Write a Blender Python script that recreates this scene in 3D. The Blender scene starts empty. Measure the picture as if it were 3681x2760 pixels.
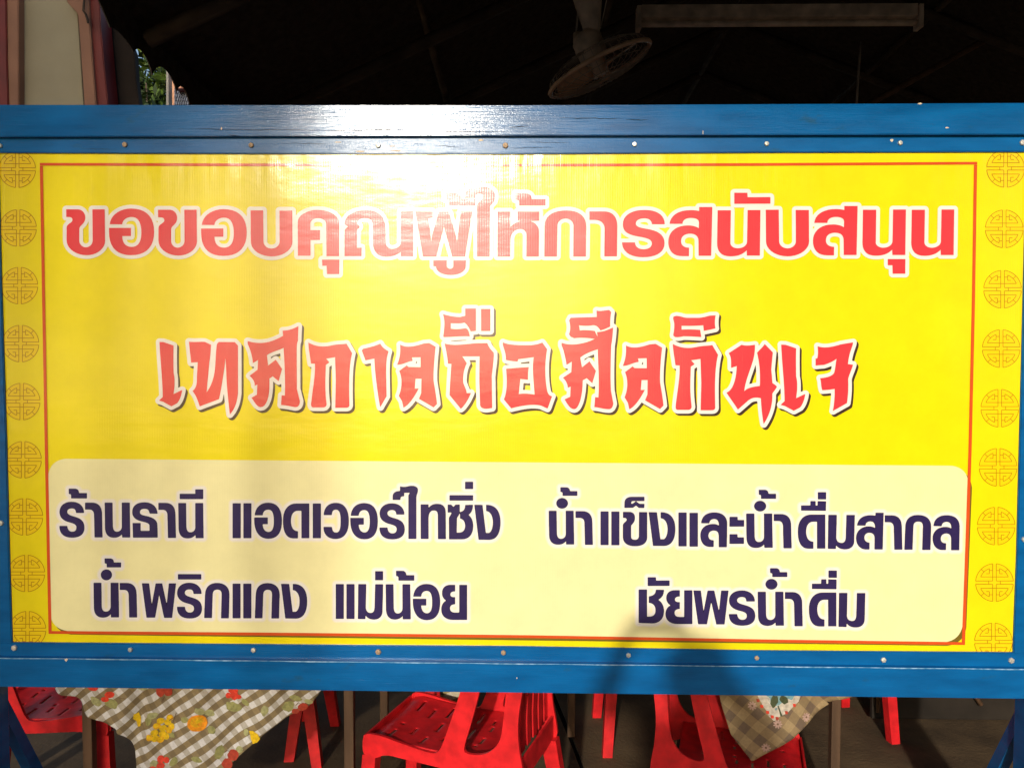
import bpy, bmesh, math, random
import numpy as np
from mathutils import Vector, Matrix
from mathutils.geometry import tessellate_polygon, delaunay_2d_cdt
random.seed(7); np.random.seed(7)
S = bpy.context.scene
COL = S.collection

# ------------------------------------------------------------------ camera
F = 2863.0; CX, CY = 1840.5, 1380.0            # lens of the photograph, in its own pixels
CAM = Vector((0.0576, -2.345, 1.70)); YAW, PIT, ROL = 0.0177, -0.0435, 0.0022
_f = Vector((-math.sin(YAW)*math.cos(PIT), math.cos(YAW)*math.cos(PIT), math.sin(PIT)))
_r0 = Vector((math.cos(YAW), math.sin(YAW), 0)); _u0 = _r0.cross(_f)
_r = _r0*math.cos(ROL)+_u0*math.sin(ROL); _u = _u0*math.cos(ROL)-_r0*math.sin(ROL)
cd = bpy.data.cameras.new('camera'); cam = bpy.data.objects.new('camera', cd); COL.objects.link(cam)
cam.matrix_world = Matrix(((_r.x, _u.x, -_f.x, CAM.x), (_r.y, _u.y, -_f.y, CAM.y), (_r.z, _u.z, -_f.z, CAM.z), (0, 0, 0, 1)))
cd.sensor_width = 36; cd.lens = F/3681*36; cd.clip_start = 0.02; cd.clip_end = 500
S.camera = cam

# ------------------------------------------------------------------ world, sun, exposure
SUN = Vector((-0.165, -1.0, 0.336)).normalized()      # towards the sun, low behind the photographer
elev = math.asin(SUN.z); azim = math.atan2(SUN.x, SUN.y)
w = bpy.data.worlds.new('World'); S.world = w; w.use_nodes = True
nt = w.node_tree; nt.nodes.clear()
o = nt.nodes.new('ShaderNodeOutputWorld'); bg = nt.nodes.new('ShaderNodeBackground'); sk = nt.nodes.new('ShaderNodeTexSky')
sk.sky_type = 'NISHITA'; sk.sun_disc = False; sk.sun_elevation = elev; sk.sun_rotation = azim
sk.air_density = 1.0; sk.dust_density = 2.0; sk.ozone_density = 1.0
bg.inputs[1].default_value = 0.15
nt.links.new(sk.outputs[0], bg.inputs[0]); nt.links.new(bg.outputs[0], o.inputs[0])
sd = bpy.data.lights.new('sun', 'SUN'); sd.energy = 3.05; sd.angle = math.radians(1.5); sd.color = (1.0, 0.95, 0.83)
so = bpy.data.objects.new('sun', sd); COL.objects.link(so); so.rotation_euler = SUN.to_track_quat('Z', 'Y').to_euler()
so.location = (-3, -12, 8)
S.view_settings.view_transform = 'Standard'; S.view_settings.look = 'None'
S.view_settings.exposure = 0.08; S.view_settings.gamma = 1.0
S.render.engine = 'CYCLES'

# ------------------------------------------------------------------ helpers
def ray(px, py): return _f + _r*((px-CX)/F) + _u*((CY-py)/F)
def P(px, py, Y=0.0):                       # the point of the upright plane y = Y seen there
    d = ray(px, py); return CAM + d*((Y-CAM.y)/d.y)
LEAN = .037                                  # the sign leans back a little, hinged at its lower rail
def PS(px, py, Y=0.0):                      # the point of the leaning sign (Y metres behind its face) seen there
    d = ray(px, py); y0 = Y+LEAN*(CAM.z-.68); t = (y0-CAM.y)/(d.y-LEAN*d.z); return CAM+d*t
def G(px, py, Z=0.0):
    d = ray(px, py); return CAM + d*((Z-CAM.z)/d.z)
def lin(c):
    return tuple(((v/255)/12.92 if v/255 <= .04045 else ((v/255+.055)/1.055)**2.4) for v in c)
def link(ob, parent=None):
    COL.objects.link(ob)
    if parent: ob.parent = parent
    return ob
def tag(o, label=None, cat=None, group=None, kind=None):
    if label: o['label'] = label
    if cat: o['category'] = cat
    if group: o['group'] = group
    if kind: o['kind'] = kind
    return o
def empty(name, loc=(0, 0, 0), rz=0):
    o = bpy.data.objects.new(name, None); o.location = loc; o.rotation_euler = (0, 0, rz); o.empty_display_size = .1
    return link(o)
def mesh(name, vs, fs, mat, parent=None, smooth=False, mats=None, mi=None):
    m = bpy.data.meshes.new(name); m.from_pydata([tuple(v) for v in vs], [], fs)
    m.materials.append(mat)
    if mats:
        for x in mats: m.materials.append(x)
    if mi is not None: m.polygons.foreach_set('material_index', mi)
    if smooth: m.polygons.foreach_set('use_smooth', [True]*len(m.polygons))
    m.update(); return link(bpy.data.objects.new(name, m), parent)
def bmobj(name, bm, mat, parent=None, smooth=False):
    bmesh.ops.recalc_face_normals(bm, faces=bm.faces)
    m = bpy.data.meshes.new(name); bm.to_mesh(m); bm.free(); m.materials.append(mat)
    if smooth: m.polygons.foreach_set('use_smooth', [True]*len(m.polygons))
    return link(bpy.data.objects.new(name, m), parent)
def add_box(bm, a, b, bev=0.0):
    x0, y0, z0 = a; x1, y1, z1 = b
    vs = [bm.verts.new(p) for p in ((x0,y0,z0),(x1,y0,z0),(x1,y1,z0),(x0,y1,z0),(x0,y0,z1),(x1,y0,z1),(x1,y1,z1),(x0,y1,z1))]
    fs = [bm.faces.new([vs[i] for i in q]) for q in ((0,3,2,1),(4,5,6,7),(0,1,5,4),(1,2,6,5),(2,3,7,6),(3,0,4,7))]
    if bev: 
        ed = list({e for f in fs for e in f.edges}); bmesh.ops.bevel(bm, geom=ed, offset=bev, segments=2, affect='EDGES', profile=.6)
def box(name, a, b, mat, parent=None, bev=0.0):
    bm = bmesh.new(); add_box(bm, a, b, bev); return bmobj(name, bm, mat, parent)
def add_tube(bm, pts, rad, n=8, cap=True):
    pts = [Vector(p) for p in pts]; rings = []
    for i, p in enumerate(pts):
        t = (pts[min(i+1, len(pts)-1)]-pts[max(i-1, 0)]).normalized()
        a = Vector((0, 0, 1)) if abs(t.z) < .9 else Vector((1, 0, 0))
        u = t.cross(a).normalized(); v = t.cross(u)
        r = rad[i] if isinstance(rad, (list, tuple)) else rad
        rings.append([bm.verts.new(p+(u*math.cos(k*2*math.pi/n)+v*math.sin(k*2*math.pi/n))*r) for k in range(n)])
    for a, b in zip(rings, rings[1:]):
        for k in range(n): bm.faces.new((a[k], a[(k+1) % n], b[(k+1) % n], b[k]))
    if cap: bm.faces.new(rings[0][::-1]); bm.faces.new(rings[-1])
def tube(name, pts, rad, mat, parent=None, n=8):
    bm = bmesh.new(); add_tube(bm, pts, rad, n); return bmobj(name, bm, mat, parent, True)
def prism(name, poly, depth, mat, parent=None, bev=0.0):
    """poly: list of Vectors on the front, depth: vector towards the back"""
    bm = bmesh.new(); D = Vector(depth)
    tri = tessellate_polygon([poly])
    a = [bm.verts.new(p) for p in poly]; b = [bm.verts.new(Vector(p)+D) for p in poly]
    for t in tri: bm.faces.new([a[i] for i in t]); bm.faces.new([b[i] for i in reversed(t)])
    n = len(poly)
    for i in range(n): bm.faces.new((a[i], a[(i+1) % n], b[(i+1) % n], b[i]))
    bmesh.ops.dissolve_limit(bm, angle_limit=.02, verts=bm.verts, edges=bm.edges)
    bmesh.ops.recalc_face_normals(bm, faces=bm.faces)
    if bev: bmesh.ops.bevel(bm, geom=[e for e in bm.edges if len(e.link_faces) == 2 and e.calc_face_angle(0) > .5], offset=bev, segments=2, affect='EDGES')
    return bmobj(name, bm, mat, parent)

# ------------------------------------------------------------------ materials
def mat(name, col, rough=.6, spec=.5, var=.0, vscale=8, bump=0.0, bscale=40, stretch=(1, 1, 1), metal=0.0, obj=True, dark=None, coat=0.0, twist=None):
    m = bpy.data.materials.new(name); m.use_nodes = True; n = m.node_tree.nodes; L = m.node_tree.links
    b = n['Principled BSDF']; b.inputs['Base Color'].default_value = (*col, 1); b.inputs['Roughness'].default_value = rough
    b.inputs['Specular IOR Level'].default_value = spec; b.inputs['Metallic'].default_value = metal
    b.inputs['Coat Weight'].default_value = coat
    tc = n.new('ShaderNodeTexCoord'); mp = n.new('ShaderNodeMapping'); mp.inputs['Scale'].default_value = stretch
    L.new(tc.outputs['Object'], mp.inputs[0])
    if var or dark:
        t = n.new('ShaderNodeTexNoise'); t.inputs['Scale'].default_value = vscale; t.inputs['Detail'].default_value = 6
        L.new(mp.outputs[0], t.inputs[0]); r = n.new('ShaderNodeValToRGB')
        lo = dark or tuple(c*(1-var) for c in col); hi = tuple(min(1, c*(1+var)) for c in col)
        r.color_ramp.elements[0].position = .32; r.color_ramp.elements[1].position = .68
        r.color_ramp.elements[0].color = (*lo, 1); r.color_ramp.elements[1].color = (*hi, 1)
        L.new(t.outputs[0], r.inputs[0]); L.new(r.outputs[0], b.inputs['Base Color'])
    if bump:
        t = n.new('ShaderNodeTexNoise'); t.inputs['Scale'].default_value = bscale; t.inputs['Detail'].default_value = 5
        L.new(mp.outputs[0], t.inputs[0]); bp = n.new('ShaderNodeBump'); bp.inputs['Strength'].default_value = 1
        bp.inputs['Distance'].default_value = bump; L.new(t.outputs[0], bp.inputs['Height']); L.new(bp.outputs[0], b.inputs['Normal'])
    return m

def banner_surface():                          # shared relief of the stretched vinyl sheet
    g = bpy.data.node_groups.new('vinyl_relief', 'ShaderNodeTree')
    g.interface.new_socket('Normal', in_out='OUTPUT', socket_type='NodeSocketVector')
    g.interface.new_socket('Rough', in_out='OUTPUT', socket_type='NodeSocketFloat')
    n = g.nodes; L = g.links; out = n.new('NodeGroupOutput'); geo = n.new('ShaderNodeNewGeometry')
    def noise(scale, st, det=3, rough=.5):
        mp = n.new('ShaderNodeMapping'); mp.inputs['Scale'].default_value = st; L.new(geo.outputs['Position'], mp.inputs[0])
        t = n.new('ShaderNodeTexNoise'); t.inputs['Scale'].default_value = scale; t.inputs['Detail'].default_value = det
        t.inputs['Roughness'].default_value = rough; L.new(mp.outputs[0], t.inputs[0]); return t.outputs[0]
    def bump(h, dist, prev=None):
        b = n.new('ShaderNodeBump'); b.inputs['Strength'].default_value = 1; b.inputs['Distance'].default_value = dist
        L.new(h, b.inputs['Height'])
        if prev: L.new(prev, b.inputs['Normal'])
        return b.outputs[0]
    a = bump(noise(1.0, (2.2, 1, 1.1), 2), .007)              # slack of the sheet
    a = bump(noise(1.0, (5, 1, 16), 3), .0009, a)             # creases drawn sideways
    mp = n.new('ShaderNodeMapping'); L.new(geo.outputs['Position'], mp.inputs[0])
    wv = n.new('ShaderNodeTexWave'); wv.wave_type = 'BANDS'; wv.bands_direction = 'X'; wv.inputs['Scale'].default_value = 62
    wv.inputs['Distortion'].default_value = .8; wv.inputs['Detail'].default_value = 1; L.new(mp.outputs[0], wv.inputs[0])
    a = bump(wv.outputs['Fac'], .00009, a)                    # weave of the backing
    a = bump(noise(260, (1, 1, 1), 2), .00006, a)
    sp = n.new('ShaderNodeSeparateXYZ'); L.new(geo.outputs['Position'], sp.inputs[0])
    ab = n.new('ShaderNodeMath'); ab.operation = 'SUBTRACT'; ab.inputs[1].default_value = 1.54; L.new(sp.outputs[2], ab.inputs[0])
    a2 = n.new('ShaderNodeMath'); a2.operation = 'ABSOLUTE'; L.new(ab.outputs[0], a2.inputs[0])
    mk = n.new('ShaderNodeMapRange'); mk.inputs[1].default_value = .55; mk.inputs[2].default_value = .74; L.new(a2.outputs[0], mk.inputs[0])
    mm = n.new('ShaderNodeMath'); mm.operation = 'MULTIPLY'; L.new(mk.outputs[0], mm.inputs[0]); L.new(noise(1.0, (9, 1, 2.5), 3), mm.inputs[1])
    a = bump(mm.outputs[0], .0045, a)
    L.new(a, out.inputs[0])
    mr = n.new('ShaderNodeMapRange'); mr.inputs[1].default_value = .3; mr.inputs[2].default_value = .7
    mr.inputs[3].default_value = .28; mr.inputs[4].default_value = .36
    L.new(noise(2.5, (1, 1, 2), 4), mr.inputs[0]); L.new(mr.outputs[0], out.inputs[1])
    return g
VR = banner_surface()
def vinyl(name, col, var=.06, bleed=None):
    m = bpy.data.materials.new(name); m.use_nodes = True; n = m.node_tree.nodes; L = m.node_tree.links; b = n['Principled BSDF']
    g = n.new('ShaderNodeGroup'); g.node_tree = VR; L.new(g.outputs[0], b.inputs['Normal']); L.new(g.outputs[1], b.inputs['Roughness'])
    b.inputs['Specular IOR Level'].default_value = .06; b.inputs['Coat Weight'].default_value = 1.0; b.inputs['Coat Roughness'].default_value = .152; L.new(g.outputs[0], b.inputs['Coat Normal'])
    geo = n.new('ShaderNodeNewGeometry'); t = n.new('ShaderNodeTexNoise'); t.inputs['Scale'].default_value = 9; t.inputs['Detail'].default_value = 8
    t.inputs['Roughness'].default_value = .65; L.new(geo.outputs['Position'], t.inputs[0])
    r = n.new('ShaderNodeValToRGB'); r.color_ramp.elements[0].position = .3; r.color_ramp.elements[1].position = .7
    r.color_ramp.elements[0].color = (*[c*(1-var) for c in col], 1); r.color_ramp.elements[1].color = (*[min(1, c*(1+var*.6)) for c in col], 1)
    L.new(t.outputs[0], r.inputs[0]); L.new(r.outputs[0], b.inputs['Base Color'])
    return m
V_YEL = vinyl('vinyl yellow', (.80, .645, .003)); V_MOT = vinyl('vinyl golden yellow', (.82, .58, .004)); V_LINE = vinyl('vinyl ochre line', (.42, .20, .002))
V_CREAM = vinyl('vinyl cream', (.81, .73, .37)); V_RED = vinyl('vinyl orange red', (.62, .075, .012)); V_BROWN = vinyl('vinyl olive brown', (.17, .11, .012))
V_WHITE = vinyl('vinyl white', (.78, .72, .66)); V_TRED = vinyl('vinyl red letter', (.70, .044, .055)); V_PUR = vinyl('vinyl purple letter', (.028, .017, .080), .2)
V_FADE = vinyl('vinyl pale halo', (.80, .72, .50)); V_DARK = vinyl('vinyl dark shadow', (.055, .030, .018), .2); V_PED = vinyl('vinyl dark purple edge', (.014, .008, .022))
V_RED_E = vinyl('vinyl dark red edge', (.30, .03, .015))

def blue_paint(name='blue gloss paint', coat=.8, crough=.13):
    m = bpy.data.materials.new(name); m.use_nodes = True; n = m.node_tree.nodes; L = m.node_tree.links; b = n['Principled BSDF']
    geo = n.new('ShaderNodeNewGeometry')
    def noise(st, sc, det):
        mp = n.new('ShaderNodeMapping'); mp.inputs['Scale'].default_value = st; L.new(geo.outputs['Position'], mp.inputs[0])
        t = n.new('ShaderNodeTexNoise'); t.inputs['Scale'].default_value = sc; t.inputs['Detail'].default_value = det; L.new(mp.outputs[0], t.inputs[0]); return t.outputs[0]
    r = n.new('ShaderNodeValToRGB'); e = r.color_ramp.elements; e[0].position = .25; e[1].position = .75
    e[0].color = (.0012, .070, .215, 1); e[1].color = (.0022, .116, .335, 1)
    L.new(noise((1, 1, 4), 6, 8), r.inputs[0])
    gr = n.new('ShaderNodeMapRange'); gr.inputs[1].default_value = .66; gr.inputs[2].default_value = .80; L.new(noise((1, 1, 2.2), 13, 9), gr.inputs[0])
    gm = n.new('ShaderNodeMixRGB'); gm.inputs[2].default_value = (.012, .075, .16, 1); L.new(gr.outputs[0], gm.inputs[0]); L.new(r.outputs[0], gm.inputs[1])
    L.new(gm.outputs[0], b.inputs['Base Color'])
    b1 = n.new('ShaderNodeBump'); b1.inputs['Distance'].default_value = .0005; b1.inputs['Strength'].default_value = 1; L.new(noise((2.2, 1, 60), 4, 6), b1.inputs['Height'])
    b2 = n.new('ShaderNodeBump'); b2.inputs['Distance'].default_value = .0002; b2.inputs['Strength'].default_value = 1; L.new(noise((1, 1, 1.5), 220, 3), b2.inputs['Height']); L.new(b1.outputs[0], b2.inputs['Normal'])
    L.new(b2.outputs[0], b.inputs['Normal'])
    mr = n.new('ShaderNodeMapRange'); mr.inputs[1].default_value = .3; mr.inputs[2].default_value = .7; mr.inputs[3].default_value = .17; mr.inputs[4].default_value = .27
    L.new(noise((1, 1, 9), 5, 5), mr.inputs[0]); L.new(mr.outputs[0], b.inputs['Roughness']); b.inputs['Specular IOR Level'].default_value = .06; b.inputs['Coat Weight'].default_value = coat; b.inputs['Coat Roughness'].default_value = crough; L.new(b2.outputs[0], b.inputs['Coat Normal'])
    return m
BLUE = blue_paint(); BLUE2 = blue_paint('blue brushed paint', .45, .24)
STEEL = mat('zinc bolt', (.66, .63, .56), .35, .5, var=.25, vscale=300, metal=.55)
STEEL2 = mat('rusty bolt', (.36, .25, .16), .6, .4, var=.4, vscale=300, metal=.3)
CHIP = mat('bare wood chip', (.62, .50, .36), .8, .2, var=.3, vscale=200)
REDP = mat('red moulded plastic', (.60, .012, .016), .42, .4, var=.22, vscale=22, bump=.0003, bscale=260)
BLACKCLOTH = mat('black shade cloth', (.055, .043, .035), .95, .1, var=.3, vscale=30, bump=.002, bscale=60)
DARKWALL = mat('dark timber wall', (.10, .07, .05), .9, .1, var=.4, vscale=5, bump=.003, bscale=12, stretch=(1, 1, 6))
CONC = mat('stained concrete', (.105, .068, .036), .85, .25, var=.35, vscale=3.2, bump=.003, bscale=60, dark=(.055, .036, .021))
EARTH = mat('pale sandy ground', (.17, .145, .11), .95, .1, var=.3, vscale=.6, bump=.01, bscale=20)
JOINT = mat('black joint filler', (.008, .007, .007), .9, .1)
WOODLEG = mat('worn brown table leg', (.10, .055, .030), .6, .3, var=.35, vscale=20, stretch=(1, 1, .15), bump=.0008, bscale=60)
OFFW = mat('dusty cream plastic', (.58, .45, .34), .5, .4, var=.3, vscale=15)
FANW = mat('fan blade plastic', (.62, .40, .26), .4, .4, var=.2, vscale=10)
WIRE = mat('grimy guard wire', (.36, .30, .24), .5, .4, metal=.3)

# ------------------------------------------------------------------ big structure
tag(mesh('ground', [(-60, -60, -.02), (60, -60, -.02), (60, 60, -.02), (-60, 60, -.02)], [(0, 1, 2, 3)], EARTH), kind='structure')
# eating-place floor: two concrete slabs with an open joint between them
ja, jb = G(1990, 2490), G(2095, 2760)
jd = (ja-jb).normalized(); q0 = jb-jd*1.6; q1 = ja+jd*5.0
def slab(sign):
    off = Vector((sign*.011, 0, 0)); far = Vector((sign*6 if sign > 0 else -6, 0, 0))
    n = 26; edge = []
    for i in range(n):
        p = q0.lerp(q1, i/(n-1)); edge.append(Vector((p.x+off.x+random.uniform(-.003, .003), p.y, .0)))
    far_e = [Vector((4.2 if sign > 0 else -5.0, e.y, 0)) for e in edge]
    vs = edge+far_e+[Vector((v.x, v.y, -.05)) for v in edge+far_e]; fs = []
    for i in range(n-1):
        fs += [(i, i+1, n+i+1, n+i), (2*n+i, 3*n+i, 3*n+i+1, 2*n+i+1), (i, 2*n+i, 2*n+i+1, i+1)]
    return mesh('floor', vs, fs, CONC)
for s_ in (1, -1): tag(slab(s_), kind='structure')
tag(mesh('floor_joint', [(q0.x-.05, q0.y, -.012), (q0.x+.05, q0.y, -.012), (q1.x+.05, q1.y, -.012), (q1.x-.05, q1.y, -.012)], [(0, 1, 2, 3)], JOINT), kind='structure')
tag(box('back_wall', (-1.6, 5.6, 0), (4.2, 5.75, 3.2), DARKWALL), 'dark timber wall closing the back of the eating place', 'wall')
tag(box('side_wall', (4.05, -.5, 0), (4.2, 5.59, 2.7), DARKWALL), 'dark side wall on the right of the eating place', 'wall')

# ---- shade canopy (roof, front skirt added against the sun, scalloped valance on the left eave)
canopy = empty('shade_canopy', (-1.24, 0, 2.75))
tag(canopy, 'black cloth shade canopy with scalloped edge above the eating place', 'canopy')
def loc(p, o): return Vector(p)-Vector(o.location)
XE = -1.245
TIPS = []
for px, py in ((318, -90), (345, -20), (396, 100), (482, 190), (548, 270), (636, 332), (684, 384)):
    d = ray(px, py); t = (XE-CAM.x)/d.x; TIPS.append((CAM.y+t*d.y, CAM.z+t*d.z))
TIPS = [(-.7, TIPS[0][1]+.05)]+TIPS+[(6.5, TIPS[-1][1]-.12)]
def eave(y):
    for (a, za), (b, zb) in zip(TIPS, TIPS[1:]):
        if y <= b: return za+(zb-za)*max(0, (y-a))/(b-a)
    return TIPS[-1][1]
ys = [-.55+i*.25 for i in range(27)]
vs = []; fs = []
prof = [(XE, 0), (-.4, .42), (.5, .86), (1.4, 1.2), (2.3, .86), (3.2, .42), (4.25, 0.1)]
for y in ys:
    for i, (x, h) in enumerate(prof):
        z = eave(y)+.12+h+(.02*math.sin(3*y+i) if 0 < i < 6 and y > -.4 else 0)
        vs.append(loc((x, y, z), canopy))
k = len(prof)
for j in range(len(ys)-1):
    for i in range(k-1): a = j*k+i; fs.append((a, a+1, a+k+1, a+k))
rf = mesh('roof_cloth', vs, fs, BLACKCLOTH, canopy, True)
sm = rf.modifiers.new('thick', 'SOLIDIFY'); sm.thickness = .006; sm.offset = 1
fr = [Vector((XE, -.556, eave(-.55)+.14))]+[Vector((x, -.556, eave(-.55)+.14+h+.0)) for x, h in prof[1:]]+[Vector((4.25, -.556, 2.645)), Vector((XE, -.556, 2.645))]
prism('sun_block_skirt', [loc(p, canopy) for p in fr], (0, -.006, 0), BLACKCLOTH, canopy)  # unseen sheet, put in to keep the sun out of the roof space
# valance: tips and arches read off the photograph on the plane of the eave
ty = [t_[0] for t_ in TIPS[:-1]]
while ty[-1] < 6: ty.append(ty[-1]+.12)
BUMP = [.0, .0, .004, .018, .040, .055, .045]
vz = []; 
for k_, (a, b) in enumerate(zip(ty, ty[1:])):
    w_ = b-a; n = 12
    for i in range(n):
        u = i/n; y = a+w_*u
        bump_ = (BUMP[k_] if k_ < len(BUMP) else .0)*(math.sin(math.pi*u)**.7 if 0 < u < 1 else 0)
        vz.append((y, eave(y)+bump_))
vs = [loc((XE, y, z), canopy) for y, z in vz]+[loc((XE, y, eave(y)+.135), canopy) for y, z in vz]; n = len(vz)
va = mesh('valance', vs, [(i, i+1, n+i+1, n+i) for i in range(n-1)], BLACKCLOTH, canopy)
sm = va.modifiers.new('thick', 'SOLIDIFY'); sm.thickness = .004
RAFT = mat('dark rafter', (.075, .055, .040), .9, .1, var=.4, vscale=8, stretch=(1, 1, 1))
for y in (.35, 1.25, 2.15, 3.05, 3.95):
    for (x0, h0), (x1, h1) in ((prof[0], prof[3]), (prof[3], prof[6])):
        z0 = eave(y)+.12; tube('rafter', [loc((x0+.03, y, z0+h0-.06), canopy), loc((x1, y, z0+h1-.06), canopy)], .028, RAFT, canopy, 6)
for x, h in prof[1:6]: tube('purlin', [loc((x, -.5, eave(0)+.12+h-.12), canopy), loc((x, 5.4, eave(5)+.12+h-.10), canopy)], .020, RAFT, canopy, 6)
tube('support_pole', [loc((-1.30, 5.3, 0), canopy), loc((-1.30, 5.3, eave(5.3)+.1), canopy)], .025, DARKWALL, canopy)

# ------------------------------------------------------------------ lettering data (outlines traced from the letters)
KAP = .5523
def path(s):
    t = s.replace('M', ' M ').replace('L', ' L ').replace('C', ' C ').replace('h', ' h ').replace('v', ' v ').split()
    out = []; cmd = 'M'; i = 0; cur = (0, 0)
    def bez(p0, p1, p2, p3, n=9):
        for k in range(1, n+1):
            u = k/n; v = 1-u
            out.append(tuple(v**3*a+3*v*v*u*b+3*v*u*u*c+u**3*d for a, b, c, d in zip(p0, p1, p2, p3)))
    while i < len(t):
        if t[i] in 'MLChv': cmd = t[i]; i += 1
        g = lambda k: (float(t[i+2*k]), float(t[i+2*k+1]))
        if cmd in 'ML': cur = g(0); out.append(cur); i += 2; cmd = 'L' if cmd == 'M' else cmd
        elif cmd == 'C': bez(cur, g(0), g(1), g(2)); cur = g(2); i += 6
        else:
            x, y = g(0); x0, y0 = cur
            if cmd == 'h': c1 = (x0+(x-x0)*KAP, y0); c2 = (x, y-(y-y0)*KAP)
            else: c1 = (x0, y0+(y-y0)*KAP); c2 = (x-(x-x0)*KAP, y)
            bez(cur, c1, c2, (x, y)); cur = (x, y); i += 2
    pts = [out[0]]
    for p in out[1:]:
        if math.hypot(p[0]-pts[-1][0], p[1]-pts[-1][1]) > 1.0: pts.append(p)
    if math.hypot(pts[0][0]-pts[-1][0], pts[0][1]-pts[-1][1]) < 1.0: pts.pop()
    return pts
circ = ''.join(('M' if k == 0 else 'L')+'%.2f %.2f ' % (50+50*math.cos(k*math.pi/16), 50+50*math.sin(k*math.pi/16)) for k in range(32))
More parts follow.
